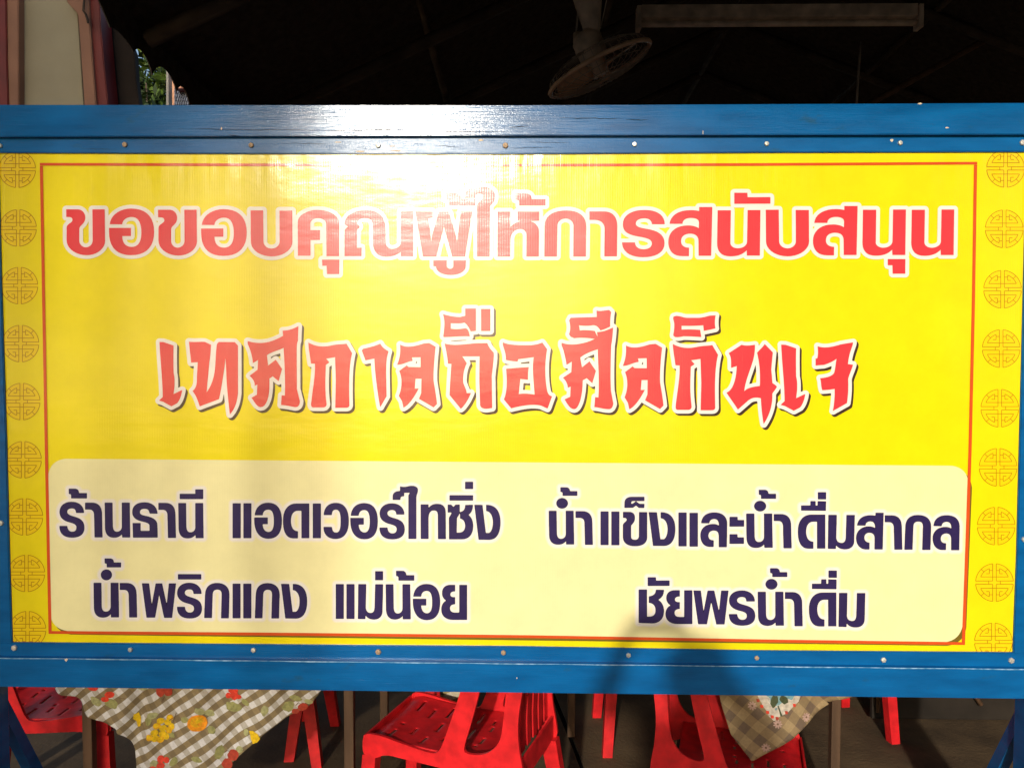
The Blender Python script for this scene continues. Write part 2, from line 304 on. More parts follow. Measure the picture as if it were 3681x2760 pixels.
GL = dict(
 # heavy title face
 kho='M140 343 L295 343 h 393 450 C 393 500 370 525 345 550 C 325 568 313 582 313 610 L313 755 v 400 845 h 490 755 L487 343 L650 343 L655 760 v 410 950 h 145 750 L145 590 C 145 560 160 545 190 525 C 215 508 222 500 222 480 C 222 460 205 445 175 445 L140 443',
 oang='M717 540 C 725 420 850 332 1000 332 C 1200 332 1305 440 1305 640 C 1305 850 1190 950 1000 950 C 810 950 707 850 707 640 L 707 588 L 998 588 L 998 697 L 883 697 C 883 790 930 840 1010 840 C 1095 840 1135 770 1135 650 C 1135 520 1095 445 1010 445 C 930 445 885 490 882 542',
 bo='M555 357 L722 357 L727 770 v 835 862 h 940 770 L 938 360 L 1107 360 L 1110 770 v 835 967 h 558 770',
 kw='M1182 957 L1180 510 v 1450 350 h 1727 520 L1727 962 L1562 962 L1558 540 v 1450 460 h 1348 530 L1348 617 L1475 617 L1475 748 L1350 748 L1350 957',
 u='M1503 1008 L1732 1008 L1730 1200 L1567 1200 L1563 1090 L1505 1090',
 nen='M-228 962 L-228 640 C -225 600 -205 590 -180 572 L-231 535 C -225 430 -110 352 60 352 C 220 352 315 430 315 600 L318 780 v 405 865 C 460 865 500 840 517 800 L518 370 L682 370 L682 965 L518 965 L518 905 C 470 945 420 970 320 970 C 200 970 150 890 150 780 L150 560 C 150 490 110 458 40 458 C -40 460 -60 500 -60 540 C -15 560 -20 590 -60 605 L-62 850 L0 850 L-2 962',
 pho='M713 372 L942 372 L940 450 L880 460 L905 600 L920 775 L935 680 L1025 372 L1155 372 L1240 660 L1265 775 L1280 640 L1315 372 L1465 372 L1370 967 L1200 967 L1090 570 L990 967 L812 967',
 uu='M950 1018 L1128 1018 L1128 1090 v 1175 1130 h 1215 1090 L1215 1018 L1383 1018 L1380 1090 C 1380 1170 1290 1212 1180 1212 C 1060 1212 985 1160 985 1100 L950 1095',
 tho='M1110 130 L1235 130 C 1300 130 1325 165 1325 207 L1505 207 L1505 292 L1160 292 L1160 250 C 1160 225 1150 215 1112 215',
 ai='M1505 195 L1365 190 C 1360 90 1430 38 1560 38 C 1700 38 1768 90 1768 165 C 1768 230 1740 260 1720 275 C 1705 290 1700 300 1700 320 L1695 968 L1530 968 L1530 300 C 1530 270 1545 255 1570 235 C 1600 210 1608 195 1608 172 C 1608 140 1590 133 1560 133 C 1520 133 1503 150 1505 195',
 ho='M-228 968 L-226 372 L-58 372 L-58 578 C -20 530 40 505 95 495 L40 493 L40 372 L327 372 L327 493 L200 497 C 290 520 325 580 325 650 L320 968 L155 968 L157 690 C 157 640 130 603 70 603 C 10 603 -50 650 -56 740 L-58 968',
 ko='M393 968 L398 560 C 398 430 500 357 690 357 C 860 357 950 440 950 570 L945 968 L777 968 L780 560 v 675 465 h 567 560 L560 968',
 aa='M990 370 L1180 370 C 1300 370 1362 440 1362 570 L1357 966 L1188 966 L1192 600 C 1192 520 1130 483 1060 483 L990 483',
 ro='M1820 540 C 1815 490 1780 462 1720 462 C 1650 462 1607 490 1607 530 C 1607 570 1650 585 1760 602 C 1900 625 1987 680 1987 790 C 1987 910 1880 977 1700 977 C 1540 977 1423 910 1423 780 L1595 780 C 1600 840 1640 870 1710 870 C 1775 870 1818 840 1818 795 C 1818 740 1760 725 1650 705 C 1500 680 1433 640 1433 540 C 1433 420 1550 350 1720 350 C 1890 350 1990 420 1990 540',
 so='M25 535 C 35 420 150 353 300 353 C 350 353 390 358 418 365 L418 312 L592 312 L578 958 L410 958 L408 760 C 408 700 370 663 290 665 C 220 668 178 705 178 765 C 178 820 220 850 285 850 L283 963 L200 963 C 60 965 8 880 8 770 C 8 640 110 555 270 555 C 330 555 380 570 412 592 L415 520 C 415 480 380 457 310 457 C 240 457 198 485 197 535',
 no='M662 355 L838 355 L832 790 v 930 858 C 985 858 1050 830 1052 770 L1060 352 L1230 352 L1222 955 L1050 955 L1048 885 C 990 945 920 965 830 965 C 700 965 655 890 655 790',
 an='M883 123 L1057 123 L1060 182 L1363 180 L1362 268 L883 270',
 # brush-cut face of the second line
 be='M115 515 L165 517 L220 535 L290 560 C 285 750 290 800 290 900 C 305 960 302 1000 302 1060 L290 1162 C 330 1145 370 1120 397 1112 C 385 1190 365 1240 335 1275 L262 1315 L160 1258 L108 1243 L155 1198 C 155 1000 125 760 115 515',
 btho='M480 512 C 550 520 620 510 680 515 L755 550 C 750 650 745 700 735 770 L700 1140 C 760 1060 800 950 808 800 C 815 700 815 600 830 540 L850 515 L1050 517 L1090 560 L1090 1150 C 1080 1260 1050 1350 990 1415 C 975 1300 960 1150 950 1020 L935 715 C 920 860 890 1060 855 1225 L615 1315 C 590 1240 570 1180 525 1125 C 580 1080 580 1020 580 950 L590 767 L508 772 C 500 700 490 600 480 512',
 bso='M1210 505 C 1400 560 1520 510 1650 440 L1645 375 L1690 372 C 1750 365 1800 340 1842 318 C 1838 400 1835 450 1835 500 C 1820 540 1820 560 1820 700 L1822 1100 L1860 1250 C 1858 1300 1840 1325 1800 1325 C 1740 1315 1690 1300 1625 1298 L1632 1178 L1672 1180 C 1680 1000 1668 800 1658 590 C 1590 620 1500 640 1450 680 L1465 808 L1560 735 L1638 850 L1595 1003 L1522 942 L1480 970 C 1490 1150 1460 1325 1370 1325 C 1320 1320 1290 1250 1258 1208 L1325 1170 L1330 1045 L1298 1060 C 1300 1000 1270 970 1235 935 L1332 860 L1340 740 L1275 778 C 1270 690 1240 600 1210 540',
 bko='M98 522 C 200 580 300 580 400 555 C 480 540 540 545 572 535 L642 655 C 605 800 600 1000 608 1300 C 605 1325 590 1332 560 1332 L432 1332 L440 1000 L430 705 L320 722 L360 770 L315 800 C 310 950 300 1100 325 1290 C 320 1320 300 1330 270 1328 L160 1328 C 135 1325 130 1310 132 1280 C 150 1100 185 950 180 785 L130 782 C 120 700 100 600 98 522',
 baa='M762 620 L780 600 C 870 580 940 560 992 535 C 1020 590 1060 610 1095 632 C 1065 720 1065 800 1065 900 L1070 1190 L992 1325 L985 1300 C 950 1100 920 850 918 722 L808 745',
 blo='M1238 548 C 1330 600 1450 560 1530 535 L1600 528 L1680 575 C 1660 750 1650 900 1655 1000 C 1670 1100 1690 1200 1697 1285 L1655 1328 L1472 1222 L1500 1150 L1503 973 L1430 973 L1420 1095 L1470 1092 C 1420 1190 1350 1300 1280 1332 L1262 1250 L1222 1185 C 1260 1100 1270 970 1228 875 L1320 805 L1345 825 L1493 828 L1493 705 L1385 708 L1395 750 C 1320 760 1270 800 1200 800 C 1235 720 1245 640 1238 548',
 btu='M-5 535 C 100 570 250 540 400 530 L525 530 C 545 590 580 620 605 650 C 610 750 585 850 580 950 L585 1335 L520 1345 C 470 1348 440 1330 435 1300 L425 1000 L428 695 L215 695 L270 780 C 230 850 220 950 225 1020 C 240 1070 265 1100 268 1150 L322 1148 C 290 1230 240 1310 195 1345 L55 1175 C 60 1050 70 900 78 788 L35 785 C 30 700 10 610 -5 540',
 buee='M-28 170 C 50 190 100 205 190 205 L250 190 L250 100 L383 100 L383 378 L318 385 C 300 350 280 300 238 275 C 200 290 150 285 70 283 L70 350 C 150 365 200 350 255 345 C 290 355 300 400 308 447 C 200 440 100 455 -15 455 C -30 450 -20 430 -15 380 C -5 300 -5 230 -28 172',
 bo2='M718 520 C 800 560 950 555 1070 555 C 1130 550 1180 535 1208 522 L1268 605 C 1240 750 1235 950 1268 1120 C 1280 1170 1305 1185 1330 1190 C 1300 1260 1290 1310 1272 1342 L1190 1305 C 1080 1280 930 1310 822 1340 L730 1230 C 775 1130 770 980 758 848 C 850 840 950 830 1040 828 C 1030 880 1030 930 1030 985 L935 975 L915 1162 C 990 1150 1050 1160 1112 1168 C 1100 1000 1080 850 1100 705 L910 730 L900 760 C 850 755 800 750 755 738 C 760 650 720 580 715 540',
 bsi='M-212 525 C -100 570 80 540 200 478 C 120 462 0 460 -55 470 L-100 450 L-120 420 C -100 370 -100 310 -118 250 L-100 215 L225 205 L222 125 C 280 140 340 118 380 118 L405 145 C 395 200 390 260 393 325 C 340 350 310 365 270 372 C 250 340 230 310 180 308 C 120 320 60 315 5 310 L15 372 C 80 362 150 372 200 378 L235 450 L228 392 C 310 392 370 360 430 335 C 425 400 420 480 405 560 C 395 800 395 1000 402 1120 L432 1280 C 425 1330 400 1350 380 1350 C 300 1350 250 1325 195 1325 L205 1198 L245 1205 C 260 1000 240 800 238 607 C 160 630 80 660 20 710 L42 830 L135 755 L215 875 L170 1028 L100 965 L52 992 C 50 1200 0 1350 -55 1350 C -110 1350 -150 1270 -175 1228 L-105 1195 L-100 1070 L-135 1085 C -135 1030 -170 980 -197 960 L-92 890 L-85 760 L-150 800 C -165 700 -190 600 -212 560',
 bi='M1180 200 L1215 190 C 1280 195 1300 215 1350 215 L1500 215 C 1560 210 1600 195 1630 188 L1703 185 C 1690 240 1692 300 1700 348 C 1650 360 1600 370 1555 378 L1548 308 C 1450 318 1350 318 1280 315 L1280 362 C 1350 355 1430 360 1510 365 L1525 455 C 1450 450 1380 445 1300 445 C 1270 455 1220 460 1200 455 L1178 440 C 1170 420 1190 400 1188 300 C 1188 250 1170 240 1175 215',
 bno='M205 655 L365 550 C 430 570 480 555 532 550 C 535 620 525 680 510 740 C 470 880 410 1000 400 1125 C 440 1080 520 1070 592 1060 C 600 900 590 780 558 650 C 590 610 630 580 653 540 L755 645 C 745 740 740 800 735 860 L750 1025 C 770 1040 790 1050 805 1070 C 790 1110 760 1130 748 1160 C 755 1300 710 1430 640 1535 C 620 1430 610 1320 605 1215 C 540 1195 480 1210 440 1250 L320 1355 C 280 1290 220 1210 178 1145 C 270 1110 300 950 305 815 L235 838 C 235 760 240 700 205 655',
 bcho='M1310 568 C 1400 600 1500 575 1600 545 L1752 520 C 1750 570 1700 640 1688 790 L1750 797 C 1740 850 1700 920 1690 980 C 1695 1080 1690 1180 1675 1275 L1500 1373 C 1515 1290 1525 1200 1522 1098 C 1470 1108 1420 1112 1368 1115 C 1350 1060 1355 1000 1340 965 C 1420 960 1490 940 1515 900 C 1530 850 1535 780 1545 725 C 1500 760 1450 780 1390 800 L1285 808 L1285 720 L1305 720 C 1318 670 1318 620 1310 568',
 # lighter face of the lower lines
 Ro='M310 450 C 305 405 290 390 250 390 C 210 390 187 410 187 440 C 187 475 230 490 285 505 C 365 528 415 560 415 650 C 415 740 350 777 255 777 C 150 777 90 730 90 628 L188 628 C 192 675 215 705 255 705 C 295 705 316 685 316 645 C 316 605 280 590 220 575 C 135 552 92 510 92 440 C 92 355 160 308 250 308 C 345 308 410 365 410 450',
 To='M213 135 L290 135 C 325 135 343 155 343 193 L449 193 L449 257 L245 257 L245 225 C 245 205 240 200 215 200',
 Aa='M430 320 L520 320 C 600 320 648 370 648 470 L655 773 L556 773 L550 490 C 550 430 525 405 480 405 L430 405',
 No='M690 320 L788 320 L792 630 C 795 680 815 705 850 705 C 885 705 918 680 918 630 L917 320 L1015 320 L1022 775 L922 775 L920 722 C 895 760 860 778 810 778 C 735 778 697 730 695 650',
 Th='M1385 460 L1285 458 C 1278 410 1255 395 1215 395 C 1175 395 1150 410 1150 445 C 1150 475 1180 485 1230 495 C 1330 515 1383 550 1383 620 L1386 777 L1065 777 L1060 590 L1160 590 L1160 693 L1285 693 L1283 620 C 1283 590 1250 580 1190 565 C 1100 545 1055 510 1055 440 C 1055 365 1110 315 1215 315 C 1310 315 1375 365 1385 460',
 Ii='M1685 203 L1892 203 L1890 145 L1989 145 L1989 267 L1685 267',
 R='M0 0 L100 0 L100 100 L0 100', O=circ,
 Oa='M503 555 C 515 450 580 395 680 395 C 800 395 857 480 857 630 C 857 790 800 865 680 865 C 560 865 497 770 497 620 L497 590 L670 590 L670 672 L602 672 C 602 740 635 782 683 782 C 735 782 757 730 757 640 C 757 540 740 480 680 480 C 635 480 608 505 602 555',
 Do='M1220 405 L1220 858 L1123 858 L1122 495 L1070 495 C 1010 495 977 550 977 630 C 977 720 1010 770 1069 772 L1069 860 L1010 860 C 910 860 878 760 878 630 C 878 490 940 405 1050 405',
 Wo='M1417 552 C 1425 450 1480 397 1580 397 C 1690 397 1744 490 1744 630 C 1744 780 1690 868 1570 868 C 1470 868 1415 810 1415 715 L1520 715 C 1525 765 1540 790 1580 790 C 1630 790 1643 730 1643 640 C 1643 530 1625 480 1575 480 C 1535 480 1520 510 1518 552',
 Ka='M415 350 L415 310 C 415 265 445 240 512 240 L512 178 C 560 195 600 182 640 172 C 710 165 745 190 743 225 C 740 270 722 285 722 320 L722 867 L623 867 L623 300 C 625 285 640 275 640 255 L560 258 L560 303 C 525 303 510 310 510 350',
 Tt='M785 417 L883 417 L883 470 C 915 425 955 410 1000 410 C 1080 410 1111 450 1111 530 L1113 870 L1015 870 L1013 550 C 1010 510 995 490 955 490 C 905 490 883 540 883 600 L884 867 L787 867',
 Zo='M1144 420 L1185 420 L1218 452 L1245 420 L1297 418 L1297 520 C 1290 560 1262 580 1260 600 L1256 793 L1300 790 C 1345 785 1372 760 1375 700 C 1375 640 1350 610 1307 598 L1307 517 C 1345 510 1375 490 1375 425 L1472 422 C 1470 490 1450 530 1408 552 C 1450 580 1475 630 1475 700 C 1475 810 1420 873 1330 873 L1162 873 L1160 600 C 1165 570 1195 550 1195 517 L1144 518',
 Ng='M1497 422 L1598 424 L1643 795 L1690 795 C 1725 780 1743 720 1743 650 C 1743 560 1700 500 1653 500 L1653 423 C 1770 420 1837 500 1837 650 C 1837 790 1790 880 1690 880 L1553 878',
 Kh='M1181 443 L1260 443 C 1310 443 1333 470 1333 520 C 1333 590 1282 600 1282 630 L1282 770 C 1282 800 1305 812 1338 812 C 1370 812 1390 795 1392 760 L1394 445 L1495 446 L1495 780 C 1492 855 1430 890 1338 890 C 1240 890 1180 850 1180 770 L1180 620 C 1180 580 1230 575 1230 545 C 1230 520 1215 515 1181 515',
 Ta='M1200 383 L1202 320 C 1202 265 1240 243 1300 243 L1459 243 L1459 293 L1310 293 C 1285 295 1282 310 1284 335 L1305 335 L1350 303 L1395 335 L1459 336 L1457 384 L1390 384 L1350 352 L1308 382',
 Lo='M374 585 C 382 500 440 450 545 450 C 650 450 712 500 712 600 L707 903 L607 903 L607 760 C 605 710 585 683 540 683 C 495 683 463 710 463 755 C 463 800 490 818 533 818 L532 900 L480 900 C 400 895 363 830 363 750 C 363 660 430 603 530 603 C 570 603 595 615 610 632 C 612 565 590 530 545 530 C 505 530 480 550 475 588',
 Ah='M750 508 L850 508 L850 550 L936 550 L936 630 L748 630',
 Ue='M1698 357 L1822 357 L1822 300 L1884 300 L1884 358 L1917 358 L1917 300 L2022 303 L2020 422 L1698 418',
 Mo='M290 408 L395 408 L388 710 C 392 755 420 780 463 780 C 500 780 518 755 521 700 L529 410 L634 410 L625 760 C 620 830 570 858 510 858 C 450 858 415 840 385 797 L383 852 L283 850',
 So='M670 542 C 685 460 740 413 850 413 L915 418 L915 380 L1016 380 L1003 860 L901 858 L903 710 C 900 660 870 638 830 638 C 790 638 760 665 760 705 C 760 750 790 775 828 775 L827 860 L780 860 C 700 855 657 790 657 710 C 657 620 730 560 820 560 C 860 560 890 570 908 588 C 915 520 885 488 845 488 C 800 488 780 510 775 545',
 Ko='M1297 863 L1310 560 C 1315 460 1370 410 1475 410 C 1590 410 1645 470 1645 560 L1636 866 L1534 866 L1543 560 C 1543 510 1520 490 1478 490 C 1430 490 1410 520 1410 560 L1399 863',
 Po='M778 428 L867 430 L905 730 L960 430 L1040 430 L1105 730 L1135 430 L1223 430 L1172 880 L1072 880 L1003 560 L947 877 L838 877',
 Yo='M1788 450 L1788 530 C 1750 528 1725 545 1725 575 C 1725 605 1750 615 1788 613 L1788 700 C 1750 700 1720 720 1720 755 C 1720 795 1745 817 1790 817 L1850 817 L1850 451 L1947 451 L1947 907 L1760 907 C 1660 905 1612 850 1612 775 C 1612 710 1640 675 1680 655 C 1640 630 1622 600 1622 555 C 1622 490 1660 450 1730 450',
 Cho='M209 438 L313 438 L314 798 L360 795 C 410 790 433 760 433 710 C 433 650 400 612 345 608 L345 528 C 400 520 435 500 437 440 L538 442 C 535 510 510 545 458 570 C 510 600 538 650 538 720 C 538 820 480 880 380 880 L209 873')
GL = {k: path(v) for k, v in GL.items()}
def bb(p): xs = [a[0] for a in p]; yy = [a[1] for a in p]; return min(xs), min(yy), max(xs), max(yy)
K1 = 600/2212; K2 = 600/2074
CR = {'A1': (200, 660, K1), 'A2': (750, 660, K1), 'A3': (1300, 660, K1), 'A4': (1850, 660, K1), 'A5': (2400, 660, K1), 'A6': (2900, 660, K1),
      'B1': (540, 1080, K2), 'B2': (1080, 1080, K2), 'B3': (1600, 1080, K2), 'B4': (2080, 1080, K2), 'B5': (2560, 1080, K2),
      'C1': (190, 1720, K1), 'C2': (780, 1700, K1), 'C3': (1300, 1700, K1), 'C4': (1920, 1720, K1), 'C5': (2420, 1720, K1), 'C6': (2900, 1740, K1),
      'D1': (300, 1980, K1), 'D2': (700, 1980, K1), 'D3': (1150, 1980, K1), 'D4': (2240, 2000, K1), 'D5': (2620, 2000, K1)}
# text groups: crop, then glyph [x0 y0 x1 y1]
TX1 = '''A1 kho;A1 oang;A1 kho 1357 348 1873 955;A1 oang 1927 340 2533 960;A2 bo;A2 kw;A2 u;A3 nen;A3 pho;A3 uu;A3 tho;A3 ai;A4 ho;A4 tho 10 130 408 292;
A4 ko;A4 aa;A4 ro;A5 so;A5 no;A5 an;A5 bo 1300 348 1875 965;A6 so 82 298 675 952;A6 no 738 345 1315 957;A6 u 1073 1000 1308 1195;A6 no 1385 345 1955 958'''
TX2 = '''B1 be;B1 btho;B1 bso;B2 bko;B2 baa;B2 blo;B3 btu;B3 buee;B3 R 447 105 562 380;B3 bo2;B4 bsi;B4 blo 548 538 1055 1352;B4 bko 1170 540 1733 1363;B4 bi;B5 bno;B5 be 850 548 1158 1370;B5 bcho'''
TX3 = '''C1 Ro;C1 To;C1 Aa;C1 No;C1 Th;C1 Aa 1402 323 1628 780;C1 No 1665 325 1995 787;C1 Ii'''
TX3b = '''C2 R 210 402 311 858;C2 R 354 402 453 858;C2 Oa;C2 Do;C2 R 1273 405 1374 858;C2 Wo;
C2 Oa 1770 400 2128 872;C3 Ro 240 403 568 873;C3 Ka;C3 Tt;C3 Zo;C3 R 1168 296 1474 360;C3 R 1374 118 1474 207;C3 Ng'''
TX4 = '''C4 No 197 428 527 870;C4 To 351 117 569 223;C4 O 297 259 445 393;C4 Aa 553 433 775 872;C4 R 884 437 983 875;C4 R 1027 438 1127 877;C4 Kh;C4 Ta;C4 Ng 1522 446 1868 887;
C4 R 1917 452 2018 892;C4 R 2063 455 2167 895;C5 Lo;C5 Ah;C5 Ah 748 738 934 858;C5 No 970 465 1315 913;C5 To 1137 150 1358 262;C5 O 1076 296 1228 430;C5 Aa 1336 472 1566 917;
C5 Do 1655 478 2012 923;C5 Ue;C5 R 1920 182 2023 270;C6 Mo;C6 So;C6 Aa 1037 415 1263 862;C6 Ko;C6 Lo 1672 413 2023 870'''
TX5 = '''D1 No 137 422 468 877;D1 To 283 100 495 212;D1 O 233 245 375 383;D1 Aa 484 425 708 875;D1 Po;D1 Ro 1243 422 1567 888;D1 R 1255 308 1558 372;D2 Ko 128 425 457 885;D2 R 505 434 603 885;
D2 R 647 435 747 886;D2 Ko 800 427 1122 888;D2 Ng 1148 436 1487 890'''
TX5b = '''D3 R 214 440 313 893;D3 R 356 440 455 894;D3 Mo 506 440 834 902;D3 R 735 269 834 382;D3 No 875 443 1200 902;D3 To 1012 264 1247 386;D3 Oa 1235 438 1590 910;D3 Yo'''
TX6 = '''D4 Cho;D4 an 329 276 612 384;D4 Yo 565 447 913 888;D4 Po 935 450 1393 893;D4 Ro 1405 450 1747 910;D4 No 1787 468 2127 912;D4 To 1951 156 2172 265;D4 O 1890 298 2042 432;
D5 Aa 747 472 975 917;D5 Do 1065 478 1421 920;D5 Ue 1105 303 1424 427;D5 R 1325 188 1428 276;D5 Mo 1457 483 1805 933'''
def placed(txt):
    res = []
    for e in txt.replace('\n', '').split(';'):
        p = e.split(); cx, cy, k = CR[p[0]]; g = GL[p[1]]; b0 = bb(g)
        b1 = [float(v) for v in p[2:]] if len(p) > 2 else b0
        sx = (b1[2]-b1[0])/(b0[2]-b0[0]); sy = (b1[3]-b1[1])/(b0[3]-b0[1])
        res.append([(cx+k*(b1[0]+(x-b0[0])*sx), cy+k*(b1[1]+(y-b0[1])*sy)) for x, y in g])
    return res

# ------------------------------------------------------------------ the sign
SX, SZ = 0.0, 1.5
sign = empty('painted_signboard', (0, 0, 0))
tag(sign, 'wide yellow Thai banner bolted into a blue painted wooden frame', 'sign')
sheet_px = [(-30, 525), (3700, 520), (3652, 2362), (28, 2327)]
bc = PS(1840, 1440)
def sheet(name, poly_px, lift, m, parent):
    pts = [PS(x, y, -lift) for x, y in poly_px]
    c = sum(pts, Vector())/len(pts); tri = tessellate_polygon([pts])
    ob = mesh(name, [p-c for p in pts], [tuple(t) for t in tri], m, None); ob.location = c-(parent.matrix_world.translation if parent else Vector())
    if parent: ob.parent = parent
    for poly in ob.data.polygons:
        if poly.normal.y > 0: poly.flip()
    ob.data.update()
    return ob
bpts = [PS(x, y, 0) for x, y in sheet_px]
ban = mesh('vinyl_banner', bpts, [(0, 3, 2, 1)], V_YEL, sign)
bk = mesh('banner_backing', [p+Vector((0, .008, 0)) for p in bpts], [(0, 1, 2, 3)], mat('grey vinyl back', (.2, .2, .2)), sign)

# distance field → filled halo
def halo_mesh(polys, r, step=2.0):
    allp = np.array([q for p in polys for q in p]); x0, y0 = allp.min(0)-r-6; x1, y1 = allp.max(0)+r+6
    nx = int((x1-x0)/step)+2; ny = int((y1-y0)/step)+2
    Fd = np.full((ny, nx), 1e3)
    for p in polys:
        p = np.array(p); a, b = p.min(0)-r-5, p.max(0)+r+5
        i0, i1 = max(0, int((a[0]-x0)/step)), min(nx, int((b[0]-x0)/step)+2); j0, j1 = max(0, int((a[1]-y0)/step)), min(ny, int((b[1]-y0)/step)+2)
        X, Y = np.meshgrid(x0+np.arange(i0, i1)*step, y0+np.arange(j0, j1)*step)
        d = np.full(X.shape, 1e3); ins = np.zeros(X.shape, bool)
        q = np.roll(p, -1, 0)
        for (ax, ay), (bx, by) in zip(p, q):
            ex, ey = bx-ax, by-ay; L2 = ex*ex+ey*ey
            if L2 < 1e-9: continue
            t = np.clip(((X-ax)*ex+(Y-ay)*ey)/L2, 0, 1)
            d = np.minimum(d, np.hypot(X-ax-t*ex, Y-ay-t*ey))
            if ay != by:
                c = ((ay > Y) != (by > Y)) & (X < ex*(Y-ay)/ey+ax); ins ^= c
        d[ins] = -1
        Fd[j0:j1, i0:i1] = np.minimum(Fd[j0:j1, i0:i1], d)
    D = Fd-r; inside = D < 0
    V = []; idx = {}; FS = []
    def vid(key, x, y):
        if key not in idx: idx[key] = len(V); V.append((x, y))
        return idx[key]
    full = inside[:-1, :-1] & inside[1:, :-1] & inside[:-1, 1:] & inside[1:, 1:]
    some = (inside[:-1, :-1] | inside[1:, :-1] | inside[:-1, 1:] | inside[1:, 1:]) & ~full
    for j in range(ny-1):
        row = full[j]
        if row.any():
            e = np.flatnonzero(np.diff(np.concatenate(([0], row.astype(int), [0]))))
            for a, b in zip(e[::2], e[1::2]):
                FS.append((vid((a, j), x0+a*step, y0+j*step), vid((b, j), x0+b*step, y0+j*step), vid((b, j+1), x0+b*step, y0+(j+1)*step), vid((a, j+1), x0+a*step, y0+(j+1)*step)))
        for i in np.flatnonzero(some[j]):
            cs = [(i, j), (i+1, j), (i+1, j+1), (i, j+1)]; out = []
            for k2 in range(4):
                a, b = cs[k2], cs[(k2+1) % 4]; da, db = D[a[1], a[0]], D[b[1], b[0]]
                if da < 0: out.append(vid(a, x0+a[0]*step, y0+a[1]*step))
                if (da < 0) != (db < 0):
                    t = min(.98, max(.02, da/(da-db))); out.append(vid((min(a, b), max(a, b)), x0+(a[0]+(b[0]-a[0])*t)*step, y0+(a[1]+(b[1]-a[1])*t)*step))
            if len(out) >= 3: FS.append(tuple(out))
    return V, FS
def put_halo(name, V, FS, lift, m, parent, dx=0, dy=0):
    pts = [PS(x+dx, y+dy, -lift) for x, y in V]
    ob = mesh(name, pts, FS, m, parent)
    if ob.data.polygons[0].normal.y > 0: ob.data.flip_normals()
    return ob
def text(txt, r, lm, red):
    polys = placed(txt)
    V, FS = halo_mesh(polys, r)
    if red == 2:
        s = put_halo('lettering_shadow', V, FS, .0008, V_DARK, ban, 7.2, 8.2)
    put_halo('lettering_outline', V, FS, .0016, V_WHITE, ban)
    if red == 0:
        V2, F2 = halo_mesh(polys, r+4.5, 3.0); put_halo('lettering_outline', V2, F2, .0012, V_FADE, ban)
    if red != 1 or True:
        V3, F3 = halo_mesh(polys, 1.1, 2.0) if red == 0 else (None, None)
        if V3: put_halo('lettering_outline', V3, F3, .0019, V_PED, ban)
    for p in polys:
        if red == 0: pass
        sheet('letter', p, .0023, lm, ban)
text(TX1, 13.5, V_TRED, 1); text(TX2, 13.0, V_TRED, 2)
for t_ in (TX3, TX3b, TX4, TX5, TX5b, TX6): text(t_, 11.0, V_PUR, 0)

# red rule, cream panel and its shadow
def strip_px(pts_out, pts_in): return pts_out+pts_in[::-1]
def rule(a, b, w, lift, name='border_line', m=V_RED):
    # a,b lists of px points of the centre line; w half width vector (dx,dy)
    up = [(x-w[0], y-w[1]) for x, y in a]; dn = [(x+w[0], y+w[1]) for x, y in a]
    return sheet(name, up+dn[::-1], lift, m, ban)
rule([(143, 591), (900, 593), (1800, 594.5), (2700, 592), (3513, 587)], None, (0, 5), .0012)
rule([(180, 2272), (1000, 2278), (1900, 2287), (2800, 2303), (3466, 2312)], None, (0, 5.2), .0012)
rule([(148.5, 597), (157, 1100), (166, 1600), (174, 2000), (180, 2277)], None, (5.6, 0), .00135)
rule([(3507, 593), (3499, 1100), (3487, 1620), (3478, 1900), (3463, 2317)], None, (5.8, 0), .00135)
def rrect(c, r, n=8):
    """rounded quad from corners TL,TR,BR,BL"""
    out = []
    for i in range(4):
        p = Vector(c[i]); a = Vector(c[i-1]); b = Vector(c[(i+1) % 4]); u = (a-p).normalized()*r; v = (b-p).normalized()*r
        for k in range(n+1):
            t = k/n; s0 = p+u; s1 = p+v; q = (1-t)**2*s0+2*t*(1-t)*(p+(u+v)*.12)+t*t*s1; out.append((q.x, q.y))
    return out
pan = [(172, 1648), (3484, 1674), (3458, 2308), (180, 2266)]
sheet('sponsor_panel', rrect(pan, 62), .0009, V_CREAM, ban)
sheet('panel_shadow', rrect([(x+(13 if i in (1, 2) else 9), y+13) for i, (x, y) in enumerate(pan)], 66), .0005, V_BROWN, ban)

